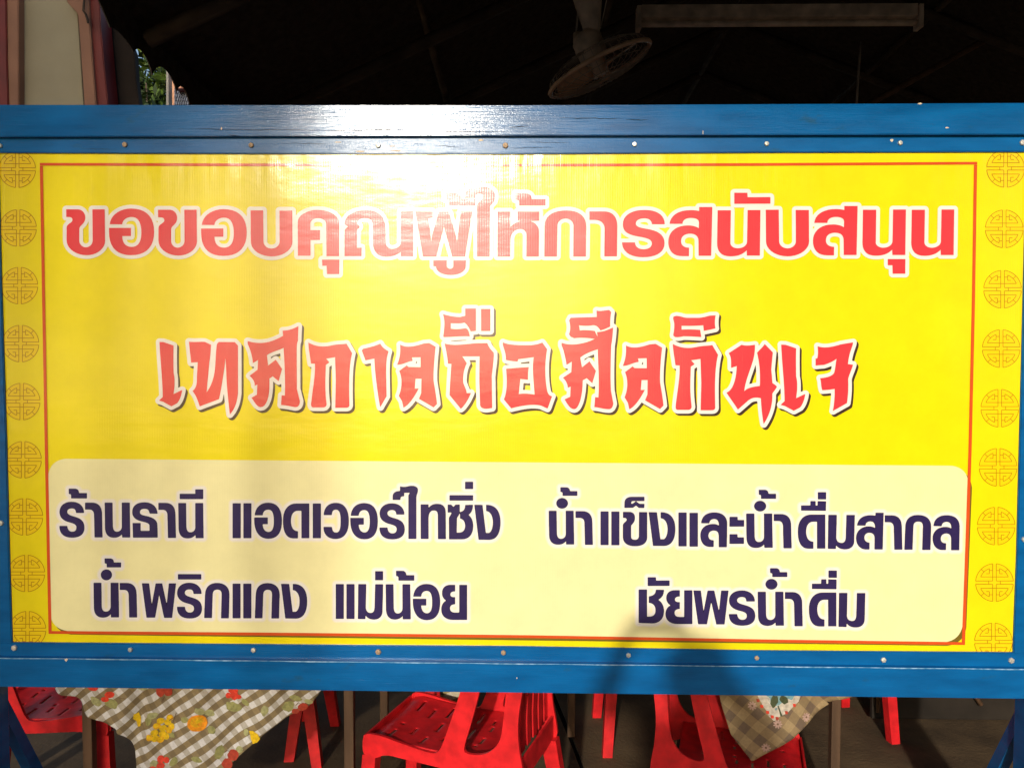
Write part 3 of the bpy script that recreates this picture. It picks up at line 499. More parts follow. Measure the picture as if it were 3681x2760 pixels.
# medallions
def medallion(cx, cy, R=66):
    L = []; a = .096; b = .085
    def arc(r, t0, t1, n=10): return [(r*math.cos(t0+(t1-t0)*i/n), r*math.sin(t0+(t1-t0)*i/n)) for i in range(n+1)]
    quads = []
    for sx in (1, -1):
        for sy in (1, -1):
            f = lambda pts: [(p[0]*sx, p[1]*sy) for p in pts]
            t0 = math.asin(b); t1 = math.acos(a); oa = arc(1, t0, t1); quads.append(f(oa+[(a, b)])); L.append(f(oa+[(a, b), oa[0]]))
            ia = arc(.79, math.asin(.30/.79), math.acos(.27/.79)); L.append(f([(0, .30)]+ia+[(.27, .47), (.44, .47)]))
            L.append(f([(a, .64), (.27, .64)])); L.append(f([(.56, .56), (.70, .70)])); 
        L.append([(.31*sx, -b), (.31*sx, b)])
    ob = None; V = []; FS = []
    for pl in L:
        for p, q in zip(pl, pl[1:]):
            d = math.hypot(q[0]-p[0], q[1]-p[1]) or 1; nx_, ny_ = -(q[1]-p[1])/d*.018, (q[0]-p[0])/d*.018; k0 = len(V)
            V += [(p[0]+nx_, p[1]+ny_), (q[0]+nx_, q[1]+ny_), (q[0]-nx_, q[1]-ny_), (p[0]-nx_, p[1]-ny_)]; FS.append((k0, k0+1, k0+2, k0+3))
    for qd in quads: pass
    med = sheet('medallion', [(cx+R*math.cos(t*math.pi/16), cy+R*math.sin(t*math.pi/16)) for t in range(32)], .0004, V_MOT, ban)
    # lines, tiny steps apart so that crossings never share a plane
    pts = [PS(cx+R*x, cy+R*y, -.0008-.00002*(i//4 % 12)) for i, (x, y) in enumerate(V)]
    ln = mesh('medallion_line', pts, FS, V_LINE, ban)
    for poly in ln.data.polygons:
        if poly.normal.y > 0: poly.flip()
for cx, cy in ((62, 609), (65, 820), (70, 1027), (74, 1235), (78, 1443), (83, 1652), (88, 1857), (95, 2060), (99, 2262)): medallion(cx, cy)
for cx, cy in ((3615, 606), (3610, 823), (3604, 1040), (3599, 1253), (3594, 1467), (3588, 1679), (3581, 1890), (3575, 2093), (3571, 2306)): medallion(cx, cy, 68)

# frame: outer rails stand proud, inner battens clamp the sheet
def bar(name, quad_px, yf, yb, parent=sign, bev=.002, m=None):
    pts = [PS(x, y, yf) for x, y in quad_px]
    return prism(name, pts, (0, yb-yf, 0), BLUE2 if 'batten' in name else BLUE, parent, bev)
bar('top_rail', [(-70, 377), (1840, 379), (3760, 370), (3760, 483), (1840, 486.5), (-70, 492)], -.026, .020)
bar('batten', [(-70, 487), (3760, 478), (3760, 545.5), (2700, 548), (1840, 553), (900, 552), (-70, 549)], -.009, .019)
bar('bottom_rail', [(-70, 2362), (1840, 2382), (3760, 2404), (3760, 2512), (1840, 2489), (-70, 2467)], -.026, .020)
bar('batten', [(-70, 2307), (40, 2309), (1270, 2319), (1840, 2323), (2700, 2338), (3760, 2346), (3760, 2410), (1840, 2388), (-70, 2368)], -.009, .019)
bar('side_batten', [(-70, 545), (-9, 545), (2, 1000), (21, 1600), (31, 2000), (41.5, 2312), (-70, 2310)], -.008, .018)
bar('side_batten', [(3760, 544), (3693, 544), (3675, 1300), (3667, 1600), (3657, 2000), (3644, 2348), (3760, 2348)], -.008, .018)
bar('post', [(-90, 330), (-46, 330), (-46, 2362), (-90, 2362)], -.024, .034)
bar('post', [(3730, 330), (3790, 330), (3790, 2404), (3730, 2404)], -.024, .034)
def leg(x0, x1, ztop, yf, yb, nm='leg'):
    return box(nm, (x0, yf, 0), (x1, yb, ztop), BLUE, sign, .002)
zl = PS(10, 2467).z-.001; zr = PS(3670, 2512).z-.001
leg(-1.60, PS(14, 2620, .03).x, zl, -.02, .05); leg(PS(3662, 2640, .03).x, 1.65, zr, -.02, .05)
def brace(p):
    pts = [PS(x, y, .045) for x, y in p]; return prism('brace', pts, (0, .035, 0), BLUE, sign, .002)
def rear_brace(x):
    bm = bmesh.new(); w2 = .017
    q = [(.05, .62), (.05, .545), (.34, .001), (.39, .001)]
    a = [bm.verts.new((x-w2, y, z)) for y, z in q]; b = [bm.verts.new((x+w2, y, z)) for y, z in q]
    bm.faces.new(a); bm.faces.new(b[::-1])
    for i in range(4): bm.faces.new((a[i], a[(i+1) % 4], b[(i+1) % 4], b[i]))
    bmobj('brace', bm, BLUE, sign)
rear_brace(PS(4, 2600, .05).x); rear_brace(PS(3676, 2600, .05).x)
# bolts with hexagonal heads
def bolt(px, py, yf):
    p = PS(px, py, yf); bm = bmesh.new(); n = 6; r = .0078; rot = random.random()
    ri = []
    for (rr, yy) in ((r, 0), (r, -.004), (r*.82, -.0058), (r*.3, -.0062)):
        ri.append([bm.verts.new((rr*math.cos(rot+k*math.pi/3), yy, rr*math.sin(rot+k*math.pi/3))) for k in range(n)])
    for a, b in zip(ri, ri[1:]):
        for k in range(n): bm.faces.new((a[k], a[(k+1) % n], b[(k+1) % n], b[k]))
    bm.faces.new(ri[-1])
    o_ = bmobj('bolt', bm, random.choice((STEEL, STEEL, STEEL, STEEL, STEEL2)), sign); o_.location = p; q_ = random.uniform(.9, 1.15); o_.scale = (q_, 1, q_); o_.rotation_euler = (random.uniform(-.12, .12), 0, random.uniform(-.12, .12))
for q in ((2, 525), (450, 521), (904, 523), (1360, 524), (1817, 524), (2281, 520), (2755, 518), (3235, 515), (3674, 514)): bolt(*q, -.0092)
for q in ((53, 2327), (470, 2333), (912, 2335), (1360, 2341), (1810, 2344), (2259, 2353), (2720, 2363), (3175, 2370), (3634, 2372)): bolt(*q, -.0092)
bolt(4, 1879, -.0082); bolt(3681, 1937, -.0082)
def chip(px, py, a, b, yf, rot=0):
    n = 9; pts = []
    for k in range(n):
        t = k*2*math.pi/n; rr = random.uniform(.6, 1.1); x, y = a*rr*math.cos(t), b*rr*math.sin(t)
        pts.append((px+x*math.cos(rot)-y*math.sin(rot), py+x*math.sin(rot)+y*math.cos(rot)))
    pv = [PS(x, y, yf) for x, y in pts]; ob = mesh('paint_chip', pv, [tuple(t) for t in tessellate_polygon([pv])], CHIP, sign)
    for poly in ob.data.polygons:
        if poly.normal.y > 0: poly.flip()
for c_ in ((796, 463, 2.5, 6, -.0264), (3307, 373, 9, 3.5, -.0264), (1728, 504, 12, 4, -.0094), (2527, 476, 1.6, 8, -.0264), (3205, 505, 7, 6, -.0094),
           (238, 2370, 6, 7, -.0264), (1295, 545, 20, 3, -.0094), (1425, 543, 26, 2.5, -.0094), (1410, 526, 14, 2.5, -.0094), (1858, 2436, 2.5, 3, -.0264),
           (1215, 512, 14, 2, -.0094), (3405, 460, 7, 3, -.0264)): chip(*c_)
CRK = mat('open paint crack', (.010, .030, .055), .8, .2)
def crack(pts, w_, yf):
    up = []; dn = []; m_ = len(pts)
    for i, (x, y) in enumerate(pts):
        q = w_*(.25+math.sin(math.pi*i/(m_-1)))*random.uniform(.6, 1.2); up.append(PS(x, y-q, yf)); dn.append(PS(x, y+q, yf))
    ob = mesh('paint_crack', up+dn, [(i, m_+i, m_+i+1, i+1) for i in range(m_-1)], CRK, sign)
def run(x0, x1, y, sl=0.0): return [(x0+(x1-x0)*i/14, y+sl*i/14+random.uniform(-1.6, 1.6)) for i in range(15)]
for a_ in ((640, 1160, 464, 6, 1.0), (1160, 1480, 471, -5, 1.6), (1500, 1830, 473, 2, 1.0), (2010, 2240, 426, 1, 1.3), (2250, 2330, 430, 2, 1.3), (1480, 1520, 402, -3, 1.2), (1830, 1900, 458, -4, 1.2), (820, 860, 487, 1, 1.0)): crack(run(a_[0], a_[1], a_[2], a_[3]), a_[4], -.0263)
for a_ in ((1010, 1180, 515, 3, .8), (1560, 1650, 522, 8, .9), (1830, 1990, 533, -3, .9), (1900, 2050, 512, 2, .8), (300, 420, 536, 1, .7)): crack(run(a_[0], a_[1], a_[2], a_[3]), a_[4], -.0093)
# thin bright strip painted on the lower rail for the light its ledge reflects
LEDGE_HI = mat('painted ledge highlight', (.20, .33, .46), .3, .6, var=.5, vscale=60, dark=(.05, .18, .32))
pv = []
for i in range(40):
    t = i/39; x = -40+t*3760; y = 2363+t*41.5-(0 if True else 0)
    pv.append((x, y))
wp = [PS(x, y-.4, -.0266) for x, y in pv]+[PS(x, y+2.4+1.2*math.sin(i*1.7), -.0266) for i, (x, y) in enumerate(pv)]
n = 40; mesh('ledge_highlight', wp, [(i, n+i, n+i+1, i+1) for i in range(n-1)], LEDGE_HI, sign)

# ------------------------------------------------------------------ red plastic chairs
def prism_xz(name, outer, hole, y0, y1, m, parent, bev=.002):
    loops = [[Vector((x, 0, z)) for x, z in outer]]+([[Vector((x, 0, z)) for x, z in hole]] if hole else [])
    flat = [p for l in loops for p in l]; tri = tessellate_polygon(loops)
    bm = bmesh.new(); A = [bm.verts.new((p.x, y0, p.z)) for p in flat]; B = [bm.verts.new((p.x, y1, p.z)) for p in flat]
    for t in tri: bm.faces.new([A[i] for i in t]); bm.faces.new([B[i] for i in reversed(t)])
    k0 = 0
    for l in loops:
        n = len(l)
        for i in range(n): bm.faces.new((A[k0+i], A[k0+(i+1) % n], B[k0+(i+1) % n], B[k0+i]))
        k0 += n
    return bmobj(name, bm, m, parent)
def smooth_loop(pts, it=2):
    for _ in range(it):
        out = []
        for a, b in zip(pts, pts[1:]+pts[:1]):
            out += [(a[0]*.75+b[0]*.25, a[1]*.75+b[1]*.25), (a[0]*.25+b[0]*.75, a[1]*.25+b[1]*.75)]
        pts = out
    return pts
HW = .175
def make_chair():
    t = empty('plastic_chair')
    X = lambda d: .23-d
    sm_ = lambda l: smooth_loop([(X(d), z) for d, z in l], 2)
    outer = sm_([(-.012, .36), (-.014, .42), (.0, .440), (.06, .440), (.12, .430), (.22, .416), (.262, .418), (.285, .47), (.33, .60), (.36, .70), (.385, .80), (.41, .83), (.50, .84), (.565, .82), (.572, .78), (.553, .70), (.538, .62), (.53, .55), (.535, .48), (.548, .42), (.555, .36), (.50, .35), (.44, .372), (.35, .372), (.15, .378), (.07, .382), (.035, .36)])
    hole = sm_([(.352, .436), (.40, .438), (.44, .455), (.474, .495), (.484, .56), (.492, .66), (.515, .76), (.49, .79), (.44, .79), (.425, .74), (.405, .64), (.372, .52), (.352, .46)])
    for s in (1, -1):
        prism_xz('side_frame', outer, hole, s*(HW-.011), s*HW, REDP, t)
        for (d0, d1, e0, e1) in ((-.014, .035, -.035, .005), (.50, .556, .565, .605)):      # legs, wider above
            bm = bmesh.new()
            def ring(z, a, b, yo): return [bm.verts.new(v) for v in ((X(a), s*(HW-.040+yo), z), (X(b), s*(HW-.040+yo), z), (X(b), s*(HW+yo), z), (X(a), s*(HW+yo), z))]
            r0 = ring(.365, d0, d1, 0.0); r1 = ring(0.0, e0, e1, .025)
            r0b = ring(.20, d0*.5+e0*.5, d1*.5+e1*.5, .010)
            for a, b in ((r0, r0b), (r0b, r1)):
                for k in range(4): bm.faces.new((a[k], a[(k+1) % 4], b[(k+1) % 4], b[k]))
            bm.faces.new(r0); bm.faces.new(r1)
            bmobj('leg', bm, REDP, t)
    # seat with rows of short slots
    nx_, ny_ = 56, 48; V = {}; vs = []; fs = []
    slots = [(.06+.058*r_, [(-.135, -.07), (-.03, .04), (.08, .135)] if r_ % 2 == 0 else [(-.10, -.03), (.02, .09)]) for r_ in range(6)]
    def zz(d, y): return .433-.010*math.sin(min(1, d/.44)*math.pi)-.010*(1-(y/HW)**2)-(.016*max(0, 1-d/.05)**2)-.006*d/.4
    def vid(i, j):
        if (i, j) not in V:
            d = -.008+i*(.46/nx_); y = (j/ny_*2-1)*(HW-.012); V[(i, j)] = len(vs); vs.append((X(d), y, zz(d, y)))
        return V[(i, j)]
    for i in range(nx_):
        d = -.008+(i+.5)*(.46/nx_)
        for j in range(ny_):
            y = ((j+.5)/ny_*2-1)*(HW-.012)
            if any(abs(d-sd_-.006*math.cos(y*14)) < .0038 and any(a < y < b for a, b in sp) for sd_, sp in slots): continue
            fs.append((vid(i, j), vid(i+1, j), vid(i+1, j+1), vid(i, j+1)))
    st = mesh('seat', vs, fs, REDP, t, True); sd2 = st.modifiers.new('thick', 'SOLIDIFY'); sd2.thickness = .005; sd2.offset = 0
    # front and rear aprons
    for (d, zt, zb, nm) in ((-.013, .425, .375, 'front_apron'), (.535, .44, .36, 'rear_apron')):
        bm = bmesh.new(); add_box(bm, (X(d)-.004, -HW+.011, zb), (X(d)+.004, HW-.011, zt), .002); bmobj(nm, bm, REDP, t)
    # upright slats of the backrest
    prof_ = [(.508, .43), (.506, .52), (.510, .62), (.525, .72), (.545, .80)]
    for k in range(6):
        y = -HW+.030+k*(2*HW-.06)/5; bm = bmesh.new(); rows = []
        for d, z in prof_: rows.append([bm.verts.new((X(d+o_), y+w_, z)) for o_, w_ in ((0, -.017), (0, .017), (.010, .017), (.010, -.017))])
        for a, b in zip(rows, rows[1:]):
            for q in range(4): bm.faces.new((a[q], a[(q+1) % 4], b[(q+1) % 4], b[q]))
        bm.faces.new(rows[0]); bm.faces.new(rows[-1]); bmobj('back_slat', bm, REDP, t)
    box('top_rail', (X(.575), -HW+.011, .79), (X(.535), HW-.011, .835), REDP, t, .008)
    return t
def copy_thing(src):
    c = src.copy(); COL.objects.link(c)
    for ch in src.children:
        d = ch.copy(); COL.objects.link(d); d.parent = c
        for g in ch.children: e = g.copy(); COL.objects.link(e); e.parent = d
    return c
chair0 = make_chair()
chairs = [(-.190, .300, 160.5, 'red plastic chair seen side on below the middle of the sign, slotted seat showing', 1.0),
          (P(2375, 2550, .09).x+.262, .170, -15, 'red plastic chair under the person shadow with a brown cloth corner over its seat', .82),
          (-1.63, .49, 2, 'red plastic chair at the far left partly hidden by the fruit print tablecloth', 1.0),
          (-1.15, .99, 182, 'red chair in shade behind the left table, its thin legs beside the fruit cloth edge', 1.0),
          (-.58, 1.08, 5, 'shaded red chair back standing behind the brown table leg', 1.0),
          (.64, 1.12, 182, 'red chair behind the floor joint showing one sunlit leg', 1.0),
          (1.38, 1.20, 12, 'red chair at right with two lit legs under the rail', 1.0)]
for i, (x, y, a, lab, s_) in enumerate(chairs):
    c_ = chair0 if i == 0 else copy_thing(chair0)
    c_.location = (x, y, 0); c_.rotation_euler = (0, 0, math.radians(a)); c_.scale = (s_, s_, 1); tag(c_, lab, 'chair', 'red plastic chairs around the tables')

# ------------------------------------------------------------------ tables and cloths
def table(x0, x1, y0, y1, lab, legs):
    t = empty('table', ((x0+x1)/2, (y0+y1)/2, 0)); tag(t, lab, 'table', 'tables behind the sign')
    L_ = t.location
    box('table_top', (x0-L_.x, y0-L_.y, .715), (x1-L_.x, y1-L_.y, .738), WOODLEG, t, .003)
    for lx, ly in legs: box('leg', (lx-.016-L_.x, ly-.016-L_.y, 0), (lx+.016-L_.x, ly+.016-L_.y, .714), WOODLEG, t, .003)
    return t
xa = P(321, 2600, .27).x; xb = P(1257, 2600, .27).x
table(xa-.05, xb+.05, .25, .95, 'left table under the fruit print cloth, brown legs showing below the rail', [(xa, .27), (xb, .27), (xa, .92), (xb, .92)])
table(.62, P(3000, 2600, .45).x+.04, .42, 1.0, 'right table under the brown gingham cloth with daisies', [(.68, .45), (P(3000, 2600, .45).x, .45), (.68, .96), (P(3000, 2600, .45).x, .96)])
table(-.36, .32, .62, 1.15, 'middle table standing behind the central red chair', [(-.30, 1.10), (.26, 1.10)])

def cloth_mat(name, angle, period, white, mid, tan, dark, rough=.75, off=(0, 0)):
    m = bpy.data.materials.new(name); m.use_nodes = True; n = m.node_tree.nodes; L = m.node_tree.links; b = n['Principled BSDF']; b.inputs['Roughness'].default_value = rough
    uv = n.new('ShaderNodeUVMap'); mp = n.new('ShaderNodeMapping'); mp.inputs['Rotation'].default_value = (0, 0, angle); mp.inputs['Location'].default_value = (*off, 0)
    L.new(uv.outputs[0], mp.inputs[0])
    nz = n.new('ShaderNodeTexNoise'); nz.inputs['Scale'].default_value = 5; L.new(mp.outputs[0], nz.inputs[0])
    ad = n.new('ShaderNodeMixRGB'); ad.blend_type = 'LINEAR_LIGHT'; ad.inputs[0].default_value = .010; L.new(mp.outputs[0], ad.inputs[1]); L.new(nz.outputs[1], ad.inputs[2])
    sp = n.new('ShaderNodeSeparateXYZ'); L.new(ad.outputs[0], sp.inputs[0])
    def stripe(s):
        a = n.new('ShaderNodeMath'); a.operation = 'DIVIDE'; a.inputs[1].default_value = period; L.new(s, a.inputs[0])
        f = n.new('ShaderNodeMath'); f.operation = 'FRACT'; L.new(a.outputs[0], f.inputs[0])
        g = n.new('ShaderNodeMath'); g.operation = 'GREATER_THAN'; g.inputs[1].default_value = .5; L.new(f.outputs[0], g.inputs[0]); return g.outputs[0]
    s1, s2 = stripe(sp.outputs[0]), stripe(sp.outputs[1])
    def mix(f, a, b_):
        x = n.new('ShaderNodeMixRGB'); L.new(f, x.inputs[0])
        for i, c in ((1, a), (2, b_)):
            if isinstance(c, tuple): x.inputs[i].default_value = (*c, 1)
            else: L.new(c, x.inputs[i])
        return x.outputs[0]
    c = mix(s2, mix(s1, white, mid), mix(s1, tan, dark))
    gr = n.new('ShaderNodeTexNoise'); gr.inputs['Scale'].default_value = 120; gr.inputs['Detail'].default_value = 4; L.new(uv.outputs[0], gr.inputs[0])
    mu = n.new('ShaderNodeMixRGB'); mu.blend_type = 'MULTIPLY'; mu.inputs[0].default_value = .45; L.new(c, mu.inputs[1]); L.new(gr.outputs[0], mu.inputs[2])
    br = n.new('ShaderNodeBrightContrast'); br.inputs[1].default_value = .03; L.new(mu.outputs[0], br.inputs[0]); L.new(br.outputs[0], b.inputs['Base Color'])
    bp = n.new('ShaderNodeBump'); bp.inputs['Distance'].default_value = .0006; L.new(gr.outputs[0], bp.inputs['Height']); L.new(bp.outputs[0], b.inputs['Normal'])
    return m
FRUITCLOTH = cloth_mat('fruit print gingham', math.radians(-36), .0415, (.74, .71, .70), (.50, .45, .38), (.27, .185, .068), (.19, .125, .043))
BROWNCLOTH = cloth_mat('brown gingham', math.radians(40), .060, (.34, .225, .09), (.26, .16, .058), (.22, .135, .046), (.125, .068, .027))
def cloth(name, outline, base, fold, m, lab, cat, grid=.012, soft=True):
    """hanging flap: outline in photo pixels on plane y=base(px,py); fold(x,z) adds depth"""
    if soft: outline = smooth_loop(outline, 2)
    pts = [P(x, y, base) for x, y in outline]
    dense = []
    for a, b in zip(pts, pts[1:]+pts[:1]):
        k = max(1, int((b-a).length/grid)); dense += [a.lerp(b, i/k) for i in range(k)]
    e = [(i, (i+1) % len(dense)) for i in range(len(dense))]; v2 = [Vector((p.x, p.z)) for p in dense]
    xs = [v.x for v in v2]; zs = [v.y for v in v2]; g = []
    x = min(xs)+grid/2
    while x < max(xs):
        z = min(zs)+grid/2
        while z < max(zs): g.append(Vector((x+random.uniform(-.001, .001), z+random.uniform(-.001, .001)))); z += grid
        x += grid
    r = delaunay_2d_cdt(v2+g, e, [list(range(len(v2)))], 1, 1e-5)
    vs = [(v.x, base+fold(v.x, v.y), v.y) for v in r[0]]
    ob = mesh(name, vs, [tuple(f) for f in r[2]], m, None, True)
    if sum(p.normal.y for p in ob.data.polygons) > 0: ob.data.flip_normals()
    uvl = ob.data.uv_layers.new(name='UVMap')
    for lp in ob.data.loops:
        v = ob.data.vertices[lp.vertex_index].co; uvl.data[lp.index].uv = (v.x+.35*(v.y-base), v.z)
    s = ob.modifiers.new('thick', 'SOLIDIFY'); s.thickness = .0012; s.offset = 1
    tag(ob, lab, cat); return ob
def decal(parent, pts_px, base, fold, m, name, lift):
    n = len(pts_px); cx = sum(p[0] for p in pts_px)/n; cy = sum(p[1] for p in pts_px)/n; vs = []
    def at(x, y): p = P(x, y, base); return Vector((p.x, base+fold(p.x, p.z)-lift, p.z))
    if name == 'twig': vs = [at(x, y) for x, y in pts_px]; fs = [tuple(t) for t in tessellate_polygon([[Vector((p.x, 0, p.z)) for p in vs]])]; return mesh(name, vs, fs, m, parent)
    for k in (1, .72, .4): vs += [at(cx+(x-cx)*k, cy+(y-cy)*k) for x, y in pts_px]
    vs.append(at(cx, cy)); fs = []
    for r_ in range(2):
        for i in range(n): fs.append((r_*n+i, r_*n+(i+1) % n, (r_+1)*n+(i+1) % n, (r_+1)*n+i))
    for i in range(n): fs.append((2*n+i, 2*n+(i+1) % n, 3*n))
    return mesh(name, vs, fs, m, parent)
def blob(cx, cy, rx, ry, n=12, rot=0, wob=.08):
    o_ = []
    for k in range(n):
        t = k*2*math.pi/n; q = 1+random.uniform(-wob, wob); x, y = rx*q*math.cos(t), ry*q*math.sin(t)
        o_.append((cx+x*math.cos(rot)-y*math.sin(rot), cy+x*math.sin(rot)+y*math.cos(rot)))
    return o_
c1 = [(180, 2430), (205, 2495), (255, 2502), (285, 2520), (300, 2560), (312, 2578), (345, 2592), (395, 2603), (425, 2612), (423, 2630), (445, 2643), (463, 2665), (478, 2700), (484, 2760), (488, 2840), (640, 2900),
      (810, 2762), (870, 2706), (905, 2675), (962, 2626), (1000, 2600), (1040, 2568), (1100, 2545), (1118, 2530), (1145, 2495), (1185, 2430)]
BASE1 = .20
def f1(x, z):
    a = x-P(480, 2600, BASE1).x
    b = x+.16*(z-.5)
    return .030*math.exp(-((a+.02*math.sin(9*z))/.035)**2)-.012*math.exp(-((a-.05)/.03)**2)+.007*math.sin(26*b)+.005*math.sin(55*(x-.5*z))+.03*(z-.45)
cl = cloth('tablecloth', c1, BASE1, f1, FRUITCLOTH, 'pale tan and white gingham cloth with fruit print hanging from the left table', 'tablecloth')
PR = {k: mat('printed '+k, v, .7, .3, var=.25, vscale=90) for k, v in {'red': (.62, .045, .02), 'dark red': (.36, .04, .018), 'yellow': (.72, .46, .01), 'orange': (.75, .27, .01), 'gold': (.70, .36, .01),
      'green': (.28, .27, .10), 'leaf': (.34, .33, .15), 'twig': (.16, .09, .05), 'pink': (.42, .27, .22), 'white': (.46, .40, .33), 'sky': (.15, .27, .29), 'olive': (.05, .06, .025)}.items()}
lf = [.0022]
def D1(px, k, nm='fruit_print'):
    lf[0] += .00003; decal(cl, px, BASE1, f1, PR[k], nm, lf[0])
for (x, y, r_) in ((555, 2488, 0), (834, 2470, 0)): pass
LEAVES = [(345, 2520, 24, 14, .5), (402, 2528, 26, 17, .3), (528, 2595, 20, 13, -.4), (545, 2572, 26, 12, -.3), (720, 2553, 18, 12, .6), (752, 2562, 18, 12, .3), (668, 2582, 16, 10, 0), (762, 2620, 17, 12, .6), (838, 2540, 30, 17, .3),
          (880, 2525, 16, 9, .8), (1035, 2540, 22, 17, -.4), (1062, 2512, 24, 9, .2), (955, 2548, 13, 18, .2), (790, 2700, 15, 26, .2), (712, 2722, 22, 10, .1), (860, 2692, 14, 12, .2), (625, 2735, 12, 20, .6), (555, 2740, 12, 12, 0), (500, 2480, 20, 10, .2), (610, 2640, 20, 10, .3), (1108, 2522, 16, 8, .4), (885, 2630, 10, 12, 0)]
for l_ in LEAVES: D1(blob(l_[0], l_[1], l_[2], l_[3], 14, l_[4], .12), random.choice(('green', 'leaf')))
for a in ((330, 2470, 26, 14), (378, 2512, 14, 10), (395, 2495, 18, 12)): D1(blob(*a), 'red')
for a in ((575, 2485, 18, 20), (604, 2482, 18, 18)): D1(blob(*a), 'dark red')
for a in ((818, 2502, 11, 10), (842, 2500, 15, 16), (858, 2504, 10, 8), (835, 2482, 20, 12)): D1(blob(*a), 'red')
for a in ((578, 2726, 13, 13), (600, 2728, 11, 11), (580, 2748, 15, 12), (553, 2757, 11, 9)): D1(blob(*a), 'red')
for a in ((838, 2712, 21, 19), (818, 2742, 20, 19), (1088, 2540, 18, 14), (1062, 2555, 14, 9)): D1(blob(*a), 'dark red')
gp = [(608, 2580), (577, 2590), (600, 2597), (565, 2607), (614, 2612), (584, 2618), (604, 2626), (557, 2630), (582, 2638), (540, 2646), (560, 2652), (594, 2648), (575, 2658)]
for i, (x, y) in enumerate(gp): D1(blob(x, y, 12.5, 12, 12, 0, .03), 'yellow' if i % 3 else 'gold'); D1(blob(x-2, y-2, 7.5, 7, 10, 0, .03), 'yellow')
D1(blob(713, 2594, 34, 31, 18, 0, .02), 'orange'); D1(blob(714, 2590, 23, 20, 14, 0, .05), 'gold'); D1(blob(716, 2587, 9, 8, 10), 'yellow')
D1([(898, 2622), (912, 2620), (930, 2632), (938, 2650), (926, 2664), (912, 2668), (905, 2650)], 'yellow')
D1([(474, 2572), (487, 2570), (494, 2590), (492, 2620), (484, 2622), (480, 2600), (472, 2588)], 'yellow')
def twig(pts, k='twig', w_=1.6):
    up = [(x, y-w_) for x, y in pts]; dn = [(x+w_, y+w_*.5) for x, y in pts]; D1(up+dn[::-1], k, 'twig')
for tw in ([(632, 2562), (625, 2580), (618, 2600)], [(618, 2582), (605, 2592)], [(855, 2510), (868, 2530), (888, 2548)], [(415, 2485), (430, 2505), (452, 2510)], [(1062, 2535), (1072, 2525), (1080, 2530)], [(580, 2504), (583, 2525)], [(592, 2502), (584, 2515)], [(806, 2704), (815, 2698), (825, 2702)], [(808, 2708), (812, 2722)]): twig(tw)

BASE2 = .075
c2 = [(2585, 2470), (2592, 2525), (2612, 2590), (2628, 2640), (2650, 2668), (2704, 2738), (2718, 2732), (2850, 2652), (2915, 2602), (2985, 2535), (2978, 2526), (2990, 2526), (2998, 2520), (3045, 2511), (3090, 2500), (3110, 2470)]
def f2(x, z): return .05*(z-.44)+.006*math.sin(30*x+8*z)+.012*math.exp(-((x-P(2950, 2520, BASE2).x)/.03)**2)
cl2 = cloth('tablecloth', c2, BASE2, f2, BROWNCLOTH, 'brown gingham cloth corner with white daisies and a picture square, hanging at right', 'tablecloth', soft=False)
def D2(px, k, nm='cloth_print'):
    lf[0] += .00002; decal(cl2, px, BASE2, f2, PR[k], nm, lf[0])
lf[0] = .0022
sqr = [(2712, 2465), (2728, 2508), (2735, 2520), (2745, 2540), (2757, 2556), (2765, 2575), (2782, 2590), (2800, 2575), (2830, 2562), (2850, 2545), (2875, 2525), (2885, 2500), (2885, 2470)]
D2(sqr, 'white'); D2([(2740, 2465), (2770, 2530), (2790, 2553), (2850, 2518), (2870, 2490), (2870, 2465)], 'sky')
for a in ((2783, 2520, 14, 22, .2), (2820, 2515, 17, 14, .6)): D2(blob(a[0], a[1], a[2], a[3], 12, a[4], .15), 'olive')
D2([(2795, 2535), (2799, 2535), (2812, 2570), (2822, 2572), (2805, 2573)], 'olive', 'twig')
for (x, y) in ((2727, 2520), (2760, 2560), (2793, 2580), (2827, 2560), (2858, 2537), (2740, 2540), (2776, 2575)): D2([(x-6, y-6), (x+5, y-5), (x+6, y+5), (x-4, y+6)], 'dark red' if (x % 2) else 'red')
for (x, y) in ((2707, 2540), (2795, 2600), (2754, 2687), (2903, 2582)):
    for k in range(9):
        t = k*2*math.pi/9; D2(blob(x+10*math.cos(t), y+10*math.sin(t), 7, 3.2, 8, t, .05), 'pink')
    D2(blob(x, y, 4, 4, 8), 'twig')
BASE3 = .60
f3 = lambda x, z: .02*(z-.5)+.004*math.sin(40*x)
CL3 = cloth_mat('cream gingham', math.radians(-32), .055, (.62, .54, .40), (.55, .46, .30), (.34, .25, .07), (.26, .18, .04))
cloth('tablecloth', [(1590, 2440), (1594, 2520), (1600, 2540), (1620, 2555), (1640, 2560), (1658, 2556), (1720, 2440)], BASE3, f3, CL3, 'small cream gingham cloth corner above the central chair seat', 'tablecloth')

ft = empty('folded_table', (2.0, 1.25, 0)); tag(ft, 'dark folded table standing on edge in the dim lower right corner', 'table')
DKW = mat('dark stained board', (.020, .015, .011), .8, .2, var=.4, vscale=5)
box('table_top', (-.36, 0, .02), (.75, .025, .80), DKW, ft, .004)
for a_, b_ in (((-.30, -.02, .72), (.12, -.02, .10)), ((.02, -.03, .72), (.34, -.03, .20)), ((-.34, -.02, .06), (-.34, -.02, .76))): tube('folded_leg', [a_, b_], .011, WOODLEG, ft, 6)
